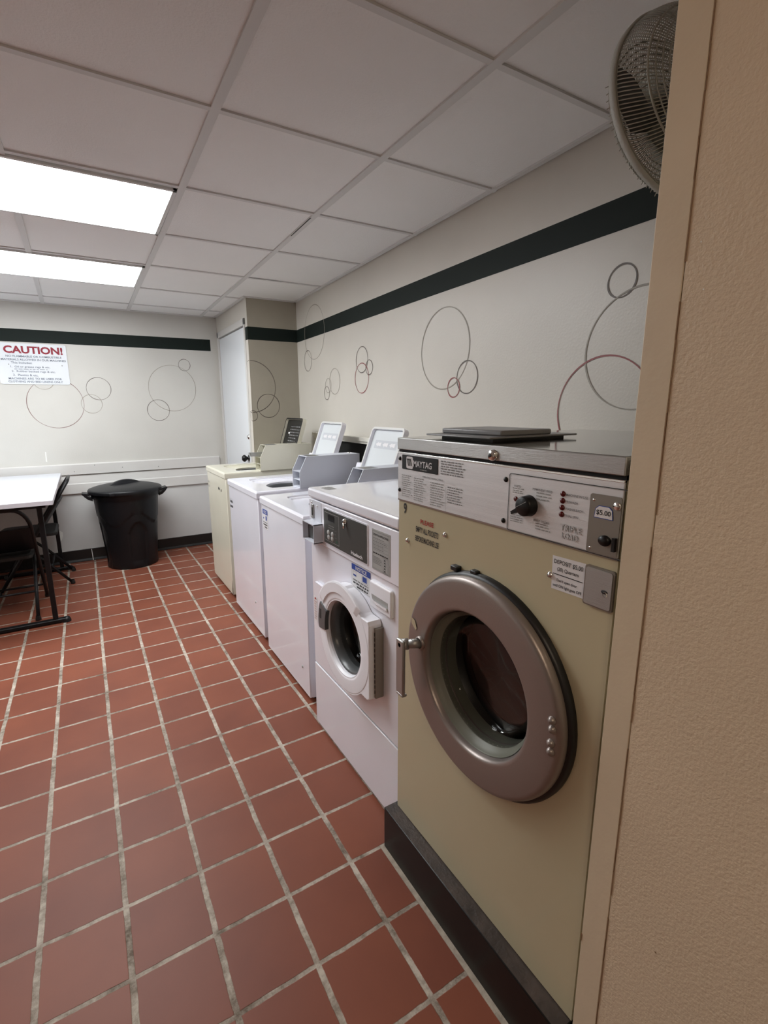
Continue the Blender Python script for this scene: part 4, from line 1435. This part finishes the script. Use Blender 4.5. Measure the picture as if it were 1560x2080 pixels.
# ================================================================ FOLDING CHAIRS
CHM = mat('black_chair_steel', (.007, .007, .008, 1), .45, spec=.3)
VIN = mat('black_vinyl', (.005, .005, .005, 1), .6, bump=.4, bscale=300)
def folding_chair(label, loc, rz, hgt=.80, lean=.0):
    """local frame: sitter faces +y; origin at floor centre"""
    o = thing('folding_chair', loc, label, 'chair', 'black folding chairs at the white table')
    hw = .215
    rot = Matrix.Rotation(rz, 4, 'Z')
    def W(p): return rot @ Vector(p)+Vector(loc)
    def P(*pts): return [W(p) for p in pts]
    ft = (.235, 0.)           # front foot y,z
    tp = (-.245-lean, hgt)    # top of the back
    def along(s): return (ft[0]+(tp[0]-ft[0])*s, ft[1]+(tp[1]-ft[1])*s)
    rr_ = .0125
    t = MB()
    path = []
    for s in (0.03, .25, .5, .7, .82):
        y, z = along(s)
        path.append((-hw, y, z))
    for k in range(1, 7):
        a_ = pi/2*k/6
        y, z = along(.82+.18*sin(a_))
        path.append((-hw+.09*(1-cos(a_)), y, z))
    path += [(-x, y, z) for x, y, z in path[::-1]]
    t.tube(P(*path), rr_, CHM, 10)
    t.build('back_frame', o)
    t = MB()
    ya, za = along(.60)
    yb, zb = along(.82)
    vs, fs = [], []
    for i in range(9):
        u = -1+2*i/8
        dd = -.028*(1-u*u)
        for (yy, zz) in ((ya, za), (yb, zb)):
            vs.append(W((u*(hw-.004), yy+dd, zz)))
            vs.append(W((u*(hw-.004), yy+dd-.014, zz-.004)))
    for i in range(8):
        k = 4*i
        fs += [(k, k+2, k+6, k+4), (k+1, k+5, k+7, k+3), (k, k+4, k+5, k+1), (k+2, k+3, k+7, k+6)]
    fs += [(0, 1, 3, 2), (32, 34, 35, 33)]
    t.faces(vs, fs, CHM, smooth=False)
    t.build('backrest', o)
    t = MB()
    zs = .435
    outl = []
    for (sx, sy, a0, r_) in ((1, 1, 0, .06), (-1, 1, 90, .06), (-1, -1, 180, .04), (1, -1, 270, .04)):
        for k in range(6):
            a_ = radians(a0+18*k)
            outl.append((sx*(.20-r_)+cos(a_)*r_, .005+sy*(.20-r_)+sin(a_)*r_))
    nn_ = len(outl)
    vs = [W((x*.93, y*.93, zs+.022)) for x, y in outl]+[W((x, y, zs+.012)) for x, y in outl]+[W((x, y, zs-.008)) for x, y in outl]
    t.faces(vs, [tuple(range(nn_)), tuple(range(3*nn_-1, 2*nn_-1, -1))]+[(j*nn_+i, j*nn_+(i+1) % nn_, (j+1)*nn_+(i+1) % nn_, (j+1)*nn_+i) for j in (0, 1) for i in range(nn_)], VIN, smooth=False)
    t.build('seat', o)
    for sx in (-1, 1):
        t = MB()
        x = sx*(hw-.028)
        t.tube(P((x, .12, zs-.005), (x, .06, zs-.06), (x, -.09, .22), (x, -.255, .012)), .0115, CHM, 10)
        lg = t.build('rear_leg', o)
        t = MB()
        q = W((x, -.257, 0))
        t.lathe([(0, .0), (.017, .0), (.018, .012), (.013, .035)], (q.x, q.y, 0), (0, 0, 1), BLACKR, 14)
        t.build('rubber_foot', lg)
        t = MB()
        q = W((sx*hw, ft[0], 0))
        t.lathe([(0, .0), (.018, .0), (.019, .012), (.014, .035)], (q.x, q.y, 0), (0, 0, 1), BLACKR, 14)
        t.build('rubber_foot', o)
    t = MB()
    t.tube(P((-hw+.03, -.13, .17), (hw-.03, -.13, .17)), .008, CHM, 8)
    t.build('stretcher', o)
    t = MB()
    y, z = along(.16)
    t.tube(P((-hw, y, z), (hw, y, z)), .008, CHM, 8)
    t.build('stretcher', o)
    return o
folding_chair('black folding chair tucked under the near end of the white table', (-.60, 4.075, 0), 0., .775)
folding_chair('black folding chair whose tilted back sticks out right of the white table', (-.475, 4.72, 0), radians(90), .86, .07)

# ================================================================ WALL FAN
FC = Vector((1.176, .679, 2.029))
az, el, FRD, FH = 4.528, .164, .19, .083
nf = Vector((cos(el)*cos(az), cos(el)*sin(az), sin(el)))
fa = nf.cross(Vector((0, 0, 1))).normalized()
fb = nf.cross(fa)
fn = thing('wall_fan', FC, 'dusty grey wire-cage wall fan high up beside the near wall corner', 'fan')
def fp(r_, a_, h_): return FC+nf*h_+(fa*cos(a_)+fb*sin(a_))*r_
def cage(name, sgn, depth, nw=150):
    t = MB()
    r_in = .050
    def prof(s_): return r_in+(FRD*.99-r_in)*cos(s_*pi/2)**.9, sgn*(.004+depth*sin(s_*pi/2))
    for k in range(nw):
        a0 = 2*pi*k/nw
        pts = []
        for i in range(9):
            r_, h_ = prof(i/8)
            pts.append(fp(r_, a0+.35*(i/8), h_))
        t.tube(pts, .0011, WIRE, 4, cap=False)
    for s_ in (.02, .42, .50, .57, .64, .71, .78, .85):
        r_, h_ = prof(s_)
        t.tube([fp(r_, 2*pi*k/72, h_) for k in range(72)], .0022 if s_ == .42 else .0014, WIRE, 5, closed=True)
    t.lathe([(0, sgn*(depth+.010)), (.05, sgn*(depth+.008)), (.056, sgn*(depth))], FC, nf, BANDM, 32)
    t.build(name, fn)
cage('rear_grille', 1, FH)
cage('front_grille', -1, .045)
t = MB()
t.lathe([(FRD+.001, -.009), (FRD+.004, -.007), (FRD+.004, .005), (FRD+.001, .007), (FRD-.002, .005), (FRD-.002, -.007), (FRD+.001, -.009)], FC, nf, BANDM, 90)
bd = t.build('cage_band', fn)
t = MB()
for k in range(90):
    a0 = 2*pi*k/90
    if fp(FRD, a0, 0).z > FC.z+.02: continue
    t.tube([fp(FRD+.002, a0, -.008), fp(FRD+.0055+.001*(k % 3), a0+.01, -.012)], .0009, WIRE, 4, cap=False)
t.build('wire_ends', bd)
t = MB()
t.lathe([(0, -.02), (.045, -.018), (.05, 0), (.05, .05), (.035, .07), (0, .072)], FC, nf, FANB, 32)
t.build('motor', fn)
for k in range(3):
    t = MB()
    vs, fs = [], []
    for i in range(7):
        s_ = i/6
        r_ = .045+(FRD-.022-.045)*s_
        wdt = .35+.42*sin(pi*min(1, s_*1.1)*.75)
        for j, u in enumerate((-1, -.33, .33, 1)):
            a_ = 2*pi*k/3+u*wdt*.75
            vs.append(fp(r_, a_, -.012+u*.020*(1-.3*s_)))
    for i in range(6):
        for j in range(3):
            fs.append((4*i+j, 4*i+j+1, 4*i+5+j, 4*i+4+j))
    t.faces(vs, fs, FANB, smooth=True)
    t.build('blade', fn)
t = MB()
q = FC+nf*.075
t.tube([q, Vector((q.x+.04, .52, q.z-.02)), Vector((q.x+.05, .445, q.z-.02))], .012, FANB, 12)
t.box(q.x+.01, q.x+.09, .4400, .452, q.z-.08, q.z+.04, FANB, .003)
t.build('wall_bracket', fn)
